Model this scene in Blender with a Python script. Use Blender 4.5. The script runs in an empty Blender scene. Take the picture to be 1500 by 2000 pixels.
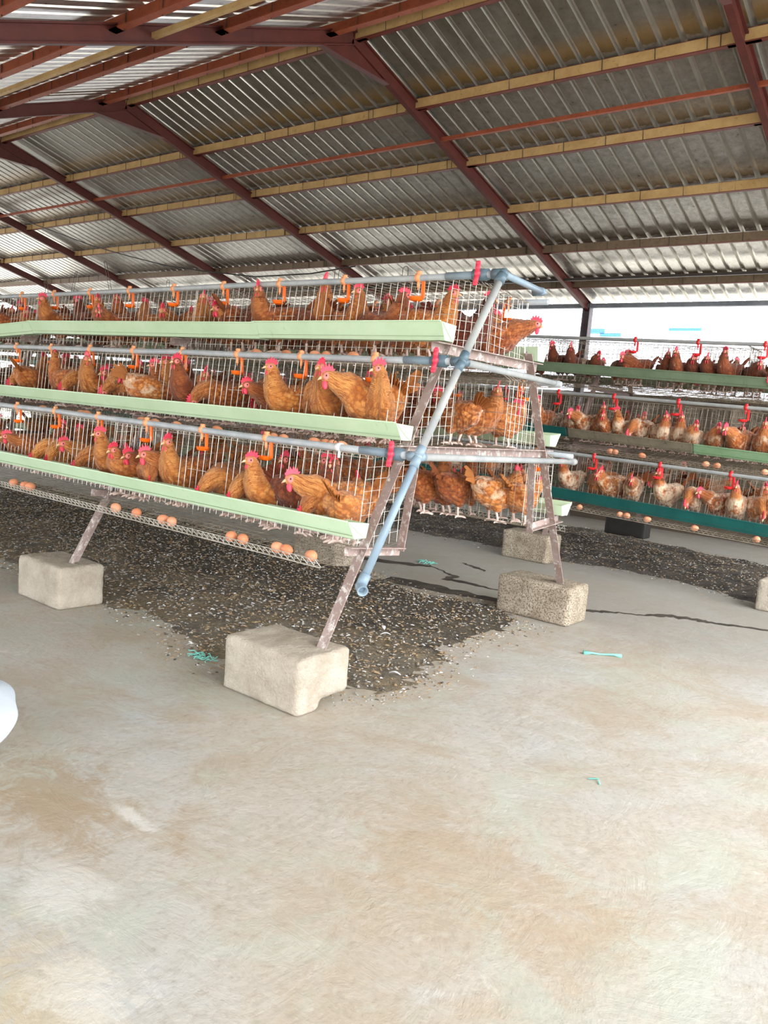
import bpy, math, random
import numpy as np
from mathutils import Vector, Matrix
R = random.Random(7)
C = bpy.context.scene.collection
PI = math.pi
# ------------------------------------------------------------------ camera
sc = bpy.context.scene
CAMH = 1.3
yaw, pit, rol = math.radians(37.853), math.radians(7.200), math.radians(4.904)
cy_, sy_, cp_, sp_ = math.cos(yaw), math.sin(yaw), math.cos(pit), math.sin(pit)
fw = Vector((-sy_*cp_, cy_*cp_, -sp_)); rt = Vector((cy_, sy_, 0)); up = rt.cross(fw)
r2 = math.cos(rol)*rt + math.sin(rol)*up; u2 = -math.sin(rol)*rt + math.cos(rol)*up
cam = bpy.data.cameras.new('camera'); camo = bpy.data.objects.new('camera', cam); C.objects.link(camo)
mw = Matrix.Identity(4)
for i in range(3):
    mw[i][0] = r2[i]; mw[i][1] = u2[i]; mw[i][2] = -fw[i]
mw.translation = Vector((0, 0, CAMH)); camo.matrix_world = mw
cam.sensor_fit = 'HORIZONTAL'; cam.sensor_width = 36; cam.lens = 36*1539.5/1500; cam.clip_end = 300; cam.clip_start = .05
sc.camera = camo
# ------------------------------------------------------------------ light
sc.view_settings.view_transform = 'Standard'; sc.view_settings.look = 'None'
sc.view_settings.gamma = 1; sc.view_settings.exposure = 1.22
w = bpy.data.worlds.new('overcast sky'); sc.world = w; w.use_nodes = True
wn = w.node_tree.nodes; wl = w.node_tree.links
bg = wn['Background']; bg.inputs[0].default_value = (.93, .965, 1, 1); bg.inputs[1].default_value = 2.3
sun = bpy.data.lights.new('sun', 'SUN'); sun.energy = 1.7; sun.angle = math.radians(55); sun.color = (1, .97, .92)
so = bpy.data.objects.new('sun', sun); C.objects.link(so)
so.rotation_euler = Vector((-.8, .28, -.5)).to_track_quat('-Z', 'Y').to_euler()
# ------------------------------------------------------------------ tags
def tag(o, label=None, cat=None, group=None, kind=None):
    if label: o['label'] = label
    if cat: o['category'] = cat
    if group: o['group'] = group
    if kind: o['kind'] = kind
    return o
def empty(name, label, cat, loc=(0, 0, 0), rz=0, group=None, ry=0):
    o = bpy.data.objects.new(name, None); C.objects.link(o); o.empty_display_size = .1
    o.location = loc; o.rotation_euler = (0, ry, rz)
    return tag(o, label, cat, group)
def copy_tree(root, loc, rz=0, label=None, ry=0, group=None):
    r = root.copy(); C.objects.link(r); r.location = loc; r.rotation_euler = (0, ry, rz)
    if label: r['label'] = label
    if group: r['group'] = group
    for ch in list(root.children):
        c = ch.copy(); C.objects.link(c); c.parent = r
        for g in ch.children:
            d = g.copy(); C.objects.link(d); d.parent = c
    return r
# ------------------------------------------------------------------ mesh builder
class MB:
    def __init__(s): s.v = []; s.f = []; s.m = []
    def add(s, vs, fs, mi=0):
        b = len(s.v); s.v += [tuple(x) for x in vs]; s.f += [tuple(b+i for i in f) for f in fs]; s.m += [mi]*len(fs)
    def box(s, a, b, mi=0):
        x0, y0, z0 = a; x1, y1, z1 = b
        s.add([(x0,y0,z0),(x1,y0,z0),(x1,y1,z0),(x0,y1,z0),(x0,y0,z1),(x1,y0,z1),(x1,y1,z1),(x0,y1,z1)],
              [(0,3,2,1),(4,5,6,7),(0,1,5,4),(1,2,6,5),(2,3,7,6),(3,0,4,7)], mi)
    def bar(s, p, q, w, h, upv=(0, 0, 1), mi=0):          # rectangular bar, w sideways, h along upv
        p = Vector(p); q = Vector(q); d = (q-p).normalized(); u = Vector(upv)
        sd = d.cross(u).normalized(); u = sd.cross(d).normalized(); vs = []
        for c in (p, q):
            for a, b in ((-1,-1),(1,-1),(1,1),(-1,1)): vs.append(c+sd*(a*w/2)+u*(b*h/2))
        s.add(vs, [(0,1,2,3),(7,6,5,4),(0,4,5,1),(1,5,6,2),(2,6,7,3),(3,7,4,0)], mi)
    def tube(s, pts, r, n=8, cap=True, mi=0):
        pts = [Vector(p) for p in pts]; rr = r if isinstance(r, (list, tuple)) else [r]*len(pts)
        vs = []; N = len(pts)
        d0 = (pts[1]-pts[0]).normalized(); a = Vector((0,0,1)) if abs(d0.z) < .9 else Vector((1,0,0))
        sd = d0.cross(a).normalized()
        for i, p in enumerate(pts):
            d = ((pts[min(i+1,N-1)]-pts[max(i-1,0)])).normalized()
            sd = (sd - d*sd.dot(d)).normalized(); u = sd.cross(d)
            for k in range(n):
                t = 2*PI*k/n; vs.append(p+(sd*math.cos(t)+u*math.sin(t))*rr[i])
        fs = []
        for i in range(N-1):
            for k in range(n):
                k2 = (k+1) % n; fs.append((i*n+k, i*n+k2, (i+1)*n+k2, (i+1)*n+k))
        if cap: fs += [tuple(range(n-1,-1,-1)), tuple((N-1)*n+k for k in range(n))]
        s.add(vs, fs, mi)
    def wire(s, p, q, r, mi=0): s.tube([p, q], r, 4, False, mi)
    def ell(s, c, rx, ry, rz, n=10, m=7, rot=None, mi=0):
        vs = []; c = Vector(c)
        for i in range(m+1):
            th = PI*i/m
            for k in range(n):
                ph = 2*PI*k/n; v = Vector((rx*math.sin(th)*math.cos(ph), ry*math.sin(th)*math.sin(ph), rz*math.cos(th)))
                if rot: v = rot @ v
                vs.append(c+v)
        fs = [(i*n+k, (i+1)*n+k, (i+1)*n+(k+1)%n, i*n+(k+1)%n) for i in range(m) for k in range(n)]
        s.add(vs, fs, mi)
    def mesh(s, name, mats, smooth=False):
        me = bpy.data.meshes.new(name); me.from_pydata(s.v, [], s.f); me.update()
        for mt in (mats if isinstance(mats, (list, tuple)) else [mats]): me.materials.append(mt)
        me.polygons.foreach_set('material_index', s.m)
        if smooth: me.polygons.foreach_set('use_smooth', [True]*len(me.polygons))
        return me
    def build(s, name, mats, parent=None, smooth=False, loc=None):
        return obj(name, s.mesh(name, mats, smooth), parent, loc)
def obj(name, me, parent=None, loc=None):
    o = bpy.data.objects.new(name, me); C.objects.link(o)
    if parent: o.parent = parent
    if loc is not None: o.location = loc
    return o
def bevel(o, wd, seg=2):
    m = o.modifiers.new('bevel', 'BEVEL'); m.width = wd; m.segments = seg; m.limit_method = 'ANGLE'
    return o
def smooth_by_angle(o):
    for p in o.data.polygons: p.use_smooth = True
# ------------------------------------------------------------------ materials
class NT:
    def __init__(s, name, rough=.6, metal=0, spec=.5):
        s.mat = bpy.data.materials.new(name); s.mat.use_nodes = True; s.t = s.mat.node_tree
        s.b = s.t.nodes['Principled BSDF']; s.b.inputs['Roughness'].default_value = rough; s.b.inputs['Metallic'].default_value = metal
        s.b.inputs['Specular IOR Level'].default_value = spec
    def n(s, ty, **kw):
        n = s.t.nodes.new(ty)
        for k, v in kw.items():
            if k in n.inputs.keys() if isinstance(k, str) else False: n.inputs[k].default_value = v
            else: setattr(n, k, v)
        return n
    def l(s, a, b): s.t.links.new(a, b)
    def coord(s, scale=(1,1,1), kind='Object', rot=(0,0,0)):
        tc = s.n('ShaderNodeTexCoord'); mp = s.n('ShaderNodeMapping'); mp.inputs['Scale'].default_value = scale; mp.inputs['Rotation'].default_value = rot
        s.l(tc.outputs[kind], mp.inputs[0]); return mp.outputs[0]
    def noise(s, co, scale, detail=4, rough=.55, dist=0):
        n = s.n('ShaderNodeTexNoise'); n.inputs['Scale'].default_value = scale; n.inputs['Detail'].default_value = detail
        n.inputs['Roughness'].default_value = rough; n.inputs['Distortion'].default_value = dist; s.l(co, n.inputs['Vector']); return n.outputs[0]
    def vor(s, co, scale, feature='F1', out=0):
        n = s.n('ShaderNodeTexVoronoi'); n.feature = feature; n.inputs['Scale'].default_value = scale; s.l(co, n.inputs['Vector']); return n.outputs[out]
    def ramp(s, fac, stops, interp='LINEAR'):
        n = s.n('ShaderNodeValToRGB'); n.color_ramp.interpolation = interp; e = n.color_ramp.elements
        while len(e) < len(stops): e.new(.5)
        for x, (p, c) in zip(e, stops):
            x.position = p; x.color = (c[0], c[1], c[2], 1) if not isinstance(c, (int, float)) else (c, c, c, 1)
        s.l(fac, n.inputs[0]); return n.outputs[0]
    def mix(s, fac, a, b, mode='MIX'):
        n = s.n('ShaderNodeMix'); n.data_type = 'RGBA'; n.blend_type = mode
        for i, v in ((0, fac), (6, a), (7, b)):
            if isinstance(v, (int, float)): n.inputs[i].default_value = v
            elif isinstance(v, tuple): n.inputs[i].default_value = (v[0], v[1], v[2], 1)
            else: s.l(v, n.inputs[i])
        return n.outputs[2]
    def math(s, op, a, b=0., c=None):
        n = s.n('ShaderNodeMath'); n.operation = op
        for i, v in enumerate((a, b) if c is None else (a, b, c)):
            if isinstance(v, (int, float)): n.inputs[i].default_value = v
            else: s.l(v, n.inputs[i])
        return n.outputs[0]
    def col(s, c):
        if isinstance(c, tuple): s.b.inputs['Base Color'].default_value = (c[0], c[1], c[2], 1)
        else: s.l(c, s.b.inputs['Base Color'])
        return s
    def bump(s, h, strength=.3, dist=.01):
        n = s.n('ShaderNodeBump'); n.inputs['Strength'].default_value = strength; n.inputs['Distance'].default_value = dist
        s.l(h, n.inputs['Height']); s.l(n.outputs[0], s.b.inputs['Normal']); return s
    def rough(s, v): s.l(v, s.b.inputs['Roughness']); return s
def plain(name, c, rough=.6, metal=0, var=.15, sc_=8, bump=0):
    m = NT(name, rough, metal); co = m.coord()
    f = m.noise(co, sc_, 5); m.col(m.mix(f, tuple(x*(1-var) for x in c), tuple(min(1, x*(1+var)) for x in c)))
    if bump: m.bump(m.noise(co, sc_*6, 3), bump, .002)
    return m.mat
def s2l(r, g, b):
    f = lambda c: (c/255/12.92) if c/255 <= .04045 else ((c/255+.055)/1.055)**2.4
    return (f(r), f(g), f(b))
# floor
m = NT('trowelled concrete', .75, 0, .35); co = m.coord()
big = m.noise(co, .9, 5, .6, .4); mid = m.noise(co, 4.5, 6, .62, 1.2); fine = m.noise(co, 38, 4, .6)
base = m.ramp(big, [(.3, s2l(172, 163, 150)), (.5, s2l(174, 169, 161)), (.68, s2l(170, 172, 170))])
base = m.mix(m.ramp(mid, [(.35, 0), (.65, 1)]), m.mix(.35, base, s2l(156, 142, 118)), base)
base = m.mix(m.ramp(m.noise(m.coord((1, 1, 1), rot=(0, 0, .6)), 2.1, 6, .7, 1.8), [(.6, 0), (.7, .55)]), base, s2l(152, 150, 136))
base = m.mix(m.ramp(m.noise(co, 2.4, 8, .78, 2.), [(.58, 0), (.66, .55)]), base, s2l(190, 187, 181))
base = m.mix(m.ramp(fine, [(.3, .35), (.5, 0)]), base, s2l(136, 127, 112))
br = m.noise(m.coord((1, 2.2, 1), rot=(0, 0, .5)), 3.2, 8, .68, 1.6); br2 = m.noise(m.coord((2, 1, 1), rot=(0, 0, -.3)), 2.6, 8, .68, 1.4)
base = m.mix(m.ramp(br, [(.54, 0), (.70, .3)]), base, s2l(190, 186, 178)); base = m.mix(m.ramp(br2, [(.30, .3), (.44, 0)]), base, s2l(152, 144, 128)); base = m.mix(m.ramp(m.noise(co, 1.1, 7, .7, .8), [(.42, .45), (.52, 0)]), base, s2l(158, 142, 118))
base = m.mix(m.ramp(m.noise(co, 1.6, 6, .7, 1.2), [(.5, 0), (.62, .6)]), base, s2l(168, 172, 160))
# lime-white spill and yellow-brown damp by the sack
sp = m.n('ShaderNodeSeparateXYZ'); m.l(m.coord(), sp.inputs[0])
def blob(cx, cy, rx, ry):
    a = m.math('DIVIDE', m.math('SUBTRACT', sp.outputs[0], cx), rx); b = m.math('DIVIDE', m.math('SUBTRACT', sp.outputs[1], cy), ry)
    return m.math('SQRT', m.math('ADD', m.math('MULTIPLY', a, a), m.math('MULTIPLY', b, b)))
n5 = m.noise(co, 7, 8, .78, 1.2)
for (cx, cy, rx, ry, c, am) in ((-2.2, 1.25, .5, .25, s2l(150, 128, 98), .6), (-1.35, .78, .4, .2, s2l(178, 158, 118), .45), (-.15, 1.25, .35, .3, s2l(146, 156, 158), .6), (-.5, 1.15, .3, .2, s2l(150, 156, 140), .5), (-1.0, 1.9, .5, .25, s2l(160, 138, 112), .45),
                                (-.35, 1.6, .35, .3, s2l(158, 160, 150), .5), (-1.75, 1.05, .20, .10, s2l(206, 206, 203), .4), (-1.95, 1.38, .14, .03, s2l(210, 210, 206), .6), (-1.38, .88, .2, .1, s2l(206, 206, 203), .4)):
    d = m.math('ADD', blob(cx, cy, rx, ry), m.math('MULTIPLY', m.math('SUBTRACT', n5, .5), 4.5))
    base = m.mix(m.math('MULTIPLY', m.ramp(d, [(.35, 1), (1.0, 0)]), am), base, c)
# darker, greyer strip of floor towards the aisle and under the cages
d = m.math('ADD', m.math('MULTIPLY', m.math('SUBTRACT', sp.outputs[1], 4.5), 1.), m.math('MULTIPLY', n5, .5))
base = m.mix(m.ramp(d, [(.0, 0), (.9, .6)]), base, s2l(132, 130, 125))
m.col(base)
br = m.noise(m.coord((1, 2.2, 1), rot=(0, 0, .5)), 3.2, 8, .68, 1.6); br2 = m.noise(m.coord((2, 1, 1), rot=(0, 0, -.3)), 2.6, 8, .68, 1.4)
h = m.math('ADD', m.math('MULTIPLY', br, .6), m.math('MULTIPLY', br2, .5)); h = m.math('ADD', h, m.math('MULTIPLY', fine, .25))
m.bump(h, .5, .02); m.rough(m.ramp(mid, [(.3, .65), (.7, .9)])); M_floor = m.mat
# concrete block
m = NT('cast concrete block', .9, 0, .2); co = m.coord()
c = m.ramp(m.noise(co, 5, 6, .7), [(.3, s2l(152, 141, 126)), (.6, s2l(184, 175, 161))])
c = m.mix(m.ramp(m.noise(co, 130, 3, .6), [(.32, .6), (.42, 0)]), c, s2l(150, 138, 120)); m.col(c)
m.bump(m.math('ADD', m.noise(co, 60, 4, .7), m.math('MULTIPLY', m.noise(co, 12, 4, .7), 1.2)), .8, .012); M_block = m.mat
m = NT('weathered dark concrete block', .9, 0, .2); co = m.coord()
c = m.ramp(m.noise(co, 7, 6, .7), [(.3, s2l(140, 126, 108)), (.65, s2l(188, 176, 158))])
c = m.mix(m.ramp(m.noise(co, 110, 3, .6), [(.4, .85), (.52, 0)]), c, s2l(92, 82, 70)); m.col(c)
m.bump(m.noise(co, 80, 4, .7), .8, .012); M_block2 = m.mat
M_blackblock = plain('wet blackened block', s2l(45, 42, 40), .7, 0, .3, 12, .4)
# roof sheet
m = NT('galvanised corrugated sheet', .45, .55, .5); co = m.coord()
sp = m.n('ShaderNodeSeparateXYZ'); m.l(co, sp.inputs[0])
mot = m.noise(co, 14, 6, .75); bl = m.noise(m.coord((1, .25, 1)), 3.2, 5, .7)
c = m.ramp(mot, [(.3, s2l(168, 164, 158)), (.7, s2l(232, 230, 226))])
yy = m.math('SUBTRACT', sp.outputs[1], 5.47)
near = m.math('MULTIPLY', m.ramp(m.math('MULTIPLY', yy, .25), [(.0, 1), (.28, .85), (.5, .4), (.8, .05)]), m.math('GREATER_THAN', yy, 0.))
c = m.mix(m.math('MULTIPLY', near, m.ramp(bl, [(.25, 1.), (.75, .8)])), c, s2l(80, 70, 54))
fr = m.math('FRACT', m.math('DIVIDE', m.math('ADD', yy, m.math('MULTIPLY', m.math('SUBTRACT', m.noise(m.coord((6, 1, 1)), 4, 3), .5), .08)), .955))
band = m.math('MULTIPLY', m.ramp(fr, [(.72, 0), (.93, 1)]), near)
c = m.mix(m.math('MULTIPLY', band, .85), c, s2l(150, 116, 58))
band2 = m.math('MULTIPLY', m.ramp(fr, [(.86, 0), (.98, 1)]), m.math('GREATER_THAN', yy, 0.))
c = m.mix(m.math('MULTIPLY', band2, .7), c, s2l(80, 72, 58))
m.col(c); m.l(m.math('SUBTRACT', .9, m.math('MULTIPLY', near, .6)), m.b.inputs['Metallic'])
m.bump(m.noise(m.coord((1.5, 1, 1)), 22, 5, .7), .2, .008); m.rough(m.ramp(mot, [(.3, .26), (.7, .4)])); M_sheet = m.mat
m = NT('clean rib with painted gable light', .38, .4, .6); m.col(m.mix(m.noise(m.coord(), 9, 4), s2l(190, 186, 176), s2l(236, 234, 230))); M_rib = m.mat; m.b.inputs['Metallic'].default_value = .8; m.b.inputs['Roughness'].default_value = .3  # dust-free rib metal, also used to paint the gable-facing side as lit
def paint(name, a, b, dirt=None, df=.5, rough=.55, sc_=5, streak=False):
    m = NT(name, rough, 0, .4); co = m.coord()
    c = m.mix(m.ramp(m.noise(co, sc_, 5, .65), [(.35, 0), (.65, 1)]), a, b)
    if dirt:
        cc = m.coord((1, 1, 1) if not streak else (1, 1, .12))
        c = m.mix(m.ramp(m.noise(cc, 28, 5, .7, .5), [(df, 0), (df+.13, .85)]), c, dirt)
    m.col(c).bump(m.noise(co, 60, 3), .2, .003); return m.mat
M_raft = paint('red oxide painted beam', s2l(76, 34, 30), s2l(92, 42, 36), s2l(62, 28, 26), .6)
M_purl = paint('orange red oxide purlin', s2l(138, 68, 44), s2l(158, 82, 54), s2l(104, 52, 38), .55)
M_dust = paint('tan dust on purlin', s2l(172, 140, 92), s2l(192, 162, 112), s2l(136, 106, 64), .58)
M_dust2 = paint('grey brown dust on purlin', s2l(104, 88, 70), s2l(122, 104, 84), s2l(80, 64, 52), .55)
M_purlbot = paint('dark red purlin flange', s2l(96, 42, 34), s2l(110, 52, 42))
M_eave = paint('eave beam with painted sky flare', s2l(112, 118, 128), s2l(138, 144, 152))  # blue grey puts the sky flare into the beam's colour
M_post = paint('grey brown steel post', s2l(92, 84, 90), s2l(112, 104, 108))
M_frame = paint('splashed mauve primer', s2l(138, 118, 112), s2l(158, 140, 134), s2l(214, 210, 206), .52, .6, 6)
M_frame2 = paint('plain mauve primer', s2l(128, 108, 104), s2l(150, 132, 128), s2l(190, 184, 180), .62, .6, 6)
M_trough = paint('pale green trough', s2l(190, 216, 182), s2l(202, 226, 196), s2l(170, 184, 148), .64, .45, 3, True)
M_trough2 = paint('dusty sage green trough', s2l(104, 124, 100), s2l(122, 142, 116), s2l(92, 96, 80), .6, .55, 3, True)
M_wood = paint('grey dusty trough', s2l(112, 106, 92), s2l(134, 126, 108), s2l(84, 76, 62), .55, .8, 4, True)
M_teal = paint('dark teal trough', s2l(14, 84, 82), s2l(20, 98, 94), s2l(60, 100, 96), .66, .45, 4, True)
M_green2 = paint('mid green trough', s2l(122, 158, 122), s2l(138, 172, 136), s2l(100, 120, 92), .6, .5, 3, True)
M_feed = plain('feed mash', s2l(150, 150, 120), .9, 0, .3, 40, .5)
M_pvc = paint('grey plastic pipe', s2l(158, 166, 174), s2l(182, 186, 190), s2l(170, 162, 150), .62, .4, 9)
M_pvcd = paint('blue grey pipe fitting', s2l(82, 104, 118), s2l(98, 118, 130), None, .5, .35)
M_pvcb = paint('light blue plastic pipe', s2l(122, 142, 158), s2l(138, 156, 170), s2l(166, 164, 156), .64, .4)
M_pvcdust = paint('dusty pipe', s2l(140, 144, 146), s2l(162, 164, 162), s2l(136, 130, 118), .6, .7)
M_valve = plain('pink red valve handle', s2l(238, 66, 92), .4, 0, .05)
M_orange = plain('orange drinker plastic', s2l(250, 112, 20), .4, 0, .06)
M_peach = plain('faded orange clip plastic', s2l(248, 170, 120), .45, 0, .06)
M_redp = plain('red drinker plastic', s2l(226, 46, 50), .4, 0, .08)
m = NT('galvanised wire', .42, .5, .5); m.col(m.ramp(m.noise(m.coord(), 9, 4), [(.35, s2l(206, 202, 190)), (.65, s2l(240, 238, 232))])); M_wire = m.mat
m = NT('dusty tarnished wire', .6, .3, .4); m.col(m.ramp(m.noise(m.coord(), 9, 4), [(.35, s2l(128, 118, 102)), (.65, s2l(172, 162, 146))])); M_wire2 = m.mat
M_black = plain('black cable', s2l(30, 28, 28), .5)
M_hook = plain('dark steel wire', s2l(70, 64, 62), .5, .4)
M_white = plain('white plastic', s2l(238, 238, 240), .4, 0, .04)
m = NT('brown eggshell', .5, 0, .4); oi = m.n('ShaderNodeObjectInfo')
m.col(m.mix(oi.outputs['Random'], s2l(206, 130, 92), s2l(228, 160, 126))); m.bump(m.noise(m.coord(), 300, 2), .05, .001); M_egg = m.mat
# manure
m = NT('dark crumbled droppings', .92, 0, .25); co = m.coord(kind='Object')
c = m.ramp(m.noise(co, 3, 6, .7), [(.30, s2l(92, 86, 78)), (.45, s2l(134, 126, 112)), (.58, s2l(150, 134, 108)), (.72, s2l(112, 96, 72))])
c = m.mix(m.ramp(m.noise(co, 60, 5, .75), [(.38, .5), (.5, 0)]), c, s2l(60, 54, 48))
c = m.mix(m.ramp(m.noise(co, 85, 4, .7), [(.6, 0), (.66, .8)]), c, s2l(170, 160, 140)); m.col(c)
sp = m.n('ShaderNodeSeparateXYZ'); m.l(co, sp.inputs[0]); wet = m.math('ADD', m.math('MULTIPLY', m.math('SUBTRACT', sp.outputs[1], 3.25), .9), m.math('MULTIPLY', m.math('SUBTRACT', m.noise(co, 1.8, 5, .7), .5), 2.))
m.col(m.mix(m.ramp(wet, [(.1, 0), (.6, .6)]), c, s2l(50, 48, 46)))
m.bump(m.math('ADD', m.noise(co, 50, 5, .8), m.noise(co, 14, 4, .7)), 1., .03); M_man = m.mat
m = NT('wet black droppings', .85, 0, .3); co = m.coord()
c = m.ramp(m.noise(co, 4, 6, .7), [(.35, s2l(62, 58, 54)), (.65, s2l(112, 104, 94))]); m.col(c)
m.bump(m.noise(co, 50, 5, .8), 1., .03); M_man2 = m.mat
M_flake = [plain('grey droppings flake', s2l(152, 148, 140), .9), plain('white feather flake', s2l(206, 208, 210), .8), plain('dark droppings crumb', s2l(74, 68, 58), .95), plain('brown droppings crumb', s2l(146, 124, 94), .95)]
m = NT('dark slurry on floor', .8, 0, .2); co = m.coord()
m.col(m.ramp(m.noise(co, 8, 5), [(.3, s2l(56, 50, 46)), (.7, s2l(84, 78, 70))])); M_wet = m.mat
M_cyan = plain('turquoise plastic twine', s2l(118, 190, 178), .5, 0, .1)
M_sack = paint('white woven sack', s2l(190, 202, 214), s2l(206, 214, 222), None, .5, .5)
m = NT('outdoor sandy ground', .95, 0, .2); m.col(m.mix(m.noise(m.coord(), .5, 4), s2l(222, 216, 202), s2l(234, 230, 220))); M_ground = m.mat
M_wall = plain('stained low block wall', s2l(92, 82, 70), .9, 0, .25, 3, .5)
# tarp
m = NT('white tarpaulin', .6, 0, .4); co = m.coord()
m.col(m.mix(m.noise(co, 1.2, 4), s2l(214, 218, 230), s2l(232, 234, 242))); m.bump(m.noise(m.coord((1, 1, .3)), 3, 4), .5, .08); M_tarp = m.mat
M_blue = plain('blue stripe print', s2l(70, 130, 220), .6)
# feathers
def feather_mat(name, white=False):
    m = NT(name, .72, 0, .25); at = m.n('ShaderNodeAttribute'); at.attribute_name = 'fuv'; oi = m.n('ShaderNodeObjectInfo')
    sx = m.n('ShaderNodeSeparateXYZ'); m.l(at.outputs['Vector'], sx.inputs[0])
    oc = m.n('ShaderNodeSeparateColor'); m.l(oi.outputs['Color'], oc.inputs[0])
    sh = oc.outputs[0]; reg = sx.outputs[2]
    # uv in feather sizes
    cb = m.n('ShaderNodeCombineXYZ'); m.l(m.math('MULTIPLY', sx.outputs[0], 48.), cb.inputs[0]); m.l(m.math('MULTIPLY', sx.outputs[1], 62.), cb.inputs[1]); m.l(m.math('MULTIPLY', oi.outputs['Random'], 9.), cb.inputs[2])
    cell = m.vor(cb.outputs[0], 1.); rnd = m.n('ShaderNodeTexVoronoi'); m.l(cb.outputs[0], rnd.inputs['Vector']); rnd.inputs['Scale'].default_value = 1.
    rs = m.n('ShaderNodeSeparateColor'); m.l(rnd.outputs['Color'], rs.inputs[0])
    cn = m.n('ShaderNodeCombineXYZ'); m.l(m.math('MULTIPLY', sx.outputs[0], 20.), cn.inputs[0]); m.l(m.math('MULTIPLY', sx.outputs[1], 260.), cn.inputs[1]); m.l(oi.outputs['Random'], cn.inputs[2])
    streak = m.noise(cn.outputs[0], 1., 3, .6)
    body = m.mix(sh, s2l(216, 134, 58), s2l(136, 54, 26)); body = m.mix(m.ramp(sh, [(.75, 0), (1, .8)]), body, s2l(62, 28, 20))
    lite = m.mix(sh, s2l(242, 180, 104), s2l(190, 100, 50)); lite = m.mix(m.ramp(sh, [(.75, 0), (1, .8)]), lite, s2l(96, 42, 28))
    dark = m.mix(sh, s2l(158, 80, 28), s2l(80, 30, 16))
    c = m.mix(m.ramp(rs.outputs[0], [(.2, 0), (.9, .8)]), body, lite)
    c = m.mix(m.ramp(cell, [(.35, 0), (.75, .75)]), c, dark)
    neck = m.mix(m.ramp(streak, [(.35, 0), (.65, 1)]), dark, lite)
    nf = m.ramp(reg, [(.35, 0), (.7, 1)])
    c = m.mix(nf, c, neck)
    c = m.mix(m.math('MULTIPLY', m.ramp(m.noise(m.coord(), 7, 3), [(.35, 0), (.6, 1)]), .5), c, m.mix(.5, c, dark))
    pn = m.math('ADD', m.noise(m.coord((1, 1, 1)), 13, 4, .7), m.math('MULTIPLY', m.math('SUBTRACT', oc.outputs[1], .5), .5))
    pf = m.math('MULTIPLY', m.ramp(pn, [(.52, 0), (.66, .9)]), m.ramp(reg, [(.55, 1), (.8, 0)]))
    c = m.mix(pf, c, s2l(226, 200, 172))
    m.col(c)
    hgt = m.math('ADD', m.math('MULTIPLY', m.math('SUBTRACT', 1., cell), m.math('SUBTRACT', 1., nf)), m.math('MULTIPLY', streak, .8))
    m.bump(hgt, .9, .006)
    m.b.inputs['Sheen Weight'].default_value = .25
    return m.mat
M_feather = feather_mat('rusty hen plumage')
m = NT('dark tail feathers', .7, 0, .3); oi = m.n('ShaderNodeObjectInfo'); oc = m.n('ShaderNodeSeparateColor'); m.l(oi.outputs['Color'], oc.inputs[0])
m.col(m.mix(m.noise(m.coord((1, 30, 1)), 9, 3), m.mix(oc.outputs[0], s2l(168, 96, 44), s2l(84, 34, 24)), m.mix(oc.outputs[0], s2l(204, 138, 72), s2l(116, 50, 32)))); M_tail = m.mat
m = NT('red comb skin', .5, 0, .5); m.b.inputs['Subsurface Weight'].default_value = 0
m.col(m.mix(m.noise(m.coord(), 120, 3), s2l(226, 44, 74), s2l(240, 84, 108))); m.bump(m.noise(m.coord(), 400, 2), .3, .001); M_comb = m.mat
m = NT('pale pink face skin', .55, 0, .4); m.col(m.mix(m.noise(m.coord(), 90, 3), s2l(226, 96, 100), s2l(240, 160, 150))); M_face = m.mat
M_beak = plain('pale horn beak', s2l(226, 188, 150), .4)
M_eye = plain('dark amber eye', s2l(70, 30, 14), .15)
M_leg = plain('pale scaly shank', s2l(232, 208, 198), .6, 0, .12, 90, .4)

# ================================================================== SETTING
def grid_mesh(name, x0, x1, y0, y1, nx, ny, zf, mat):
    vs = [(x0+(x1-x0)*i/nx, y0+(y1-y0)*j/ny, zf(x0+(x1-x0)*i/nx, y0+(y1-y0)*j/ny)) for j in range(ny+1) for i in range(nx+1)]
    fs = [(j*(nx+1)+i, j*(nx+1)+i+1, (j+1)*(nx+1)+i+1, (j+1)*(nx+1)+i) for j in range(ny) for i in range(nx)]
    b = MB(); b.add(vs, fs); return b.mesh(name, mat)
b = MB(); b.box((-21, -2.2, -.12), (4.5, 11.3, 0)); tag(b.build('floor', M_floor), kind='structure')
b = MB(); b.box((-90, -60, -.5), (60, 90, -.13)); tag(b.build('outdoor_ground', M_ground), kind='structure')
YR, ZR, SR, SL = 5.47, 4.54, .2754, .39
def P(y): return ZR-(y-YR)*SR if y >= YR else ZR-(YR-y)*SL
# corrugated sheets
def sheet(ya, yb):
    prof = []; x = -21.; per = .172
    while x < 1.3:
        prof += [(x, 0), (x+.112, 0), (x+.124, .032), (x+.150, .032), (x+.162, 0)]; x += per
    vs = []; n = len(prof); ny = 13
    ys = [ya+(yb-ya)*k/ny for k in range(ny+1)]
    for y in ys:
        for (px, dz) in prof: vs.append((px, y, P(y)+.115+dz+.004*math.sin(px*1.7+y*2.1)))
    fs = [(j*n+i, j*n+i+1, (j+1)*n+i+1, (j+1)*n+i) for j in range(ny) for i in range(n-1)]
    b = MB(); b.add(vs, fs); b.m = [0 if i % 5 in (0, 3, 4) else 1 for j in range(ny) for i in range(n-1)]; return b  # rib top and gable-facing side take the brighter metal, light painted in
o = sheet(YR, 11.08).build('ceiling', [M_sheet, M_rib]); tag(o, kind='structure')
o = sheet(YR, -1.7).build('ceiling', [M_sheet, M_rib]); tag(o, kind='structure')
RX = [1.05, -2.0, -5.05, -8.5, -11.5, -14.5, -17.4, -20.4]
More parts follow.
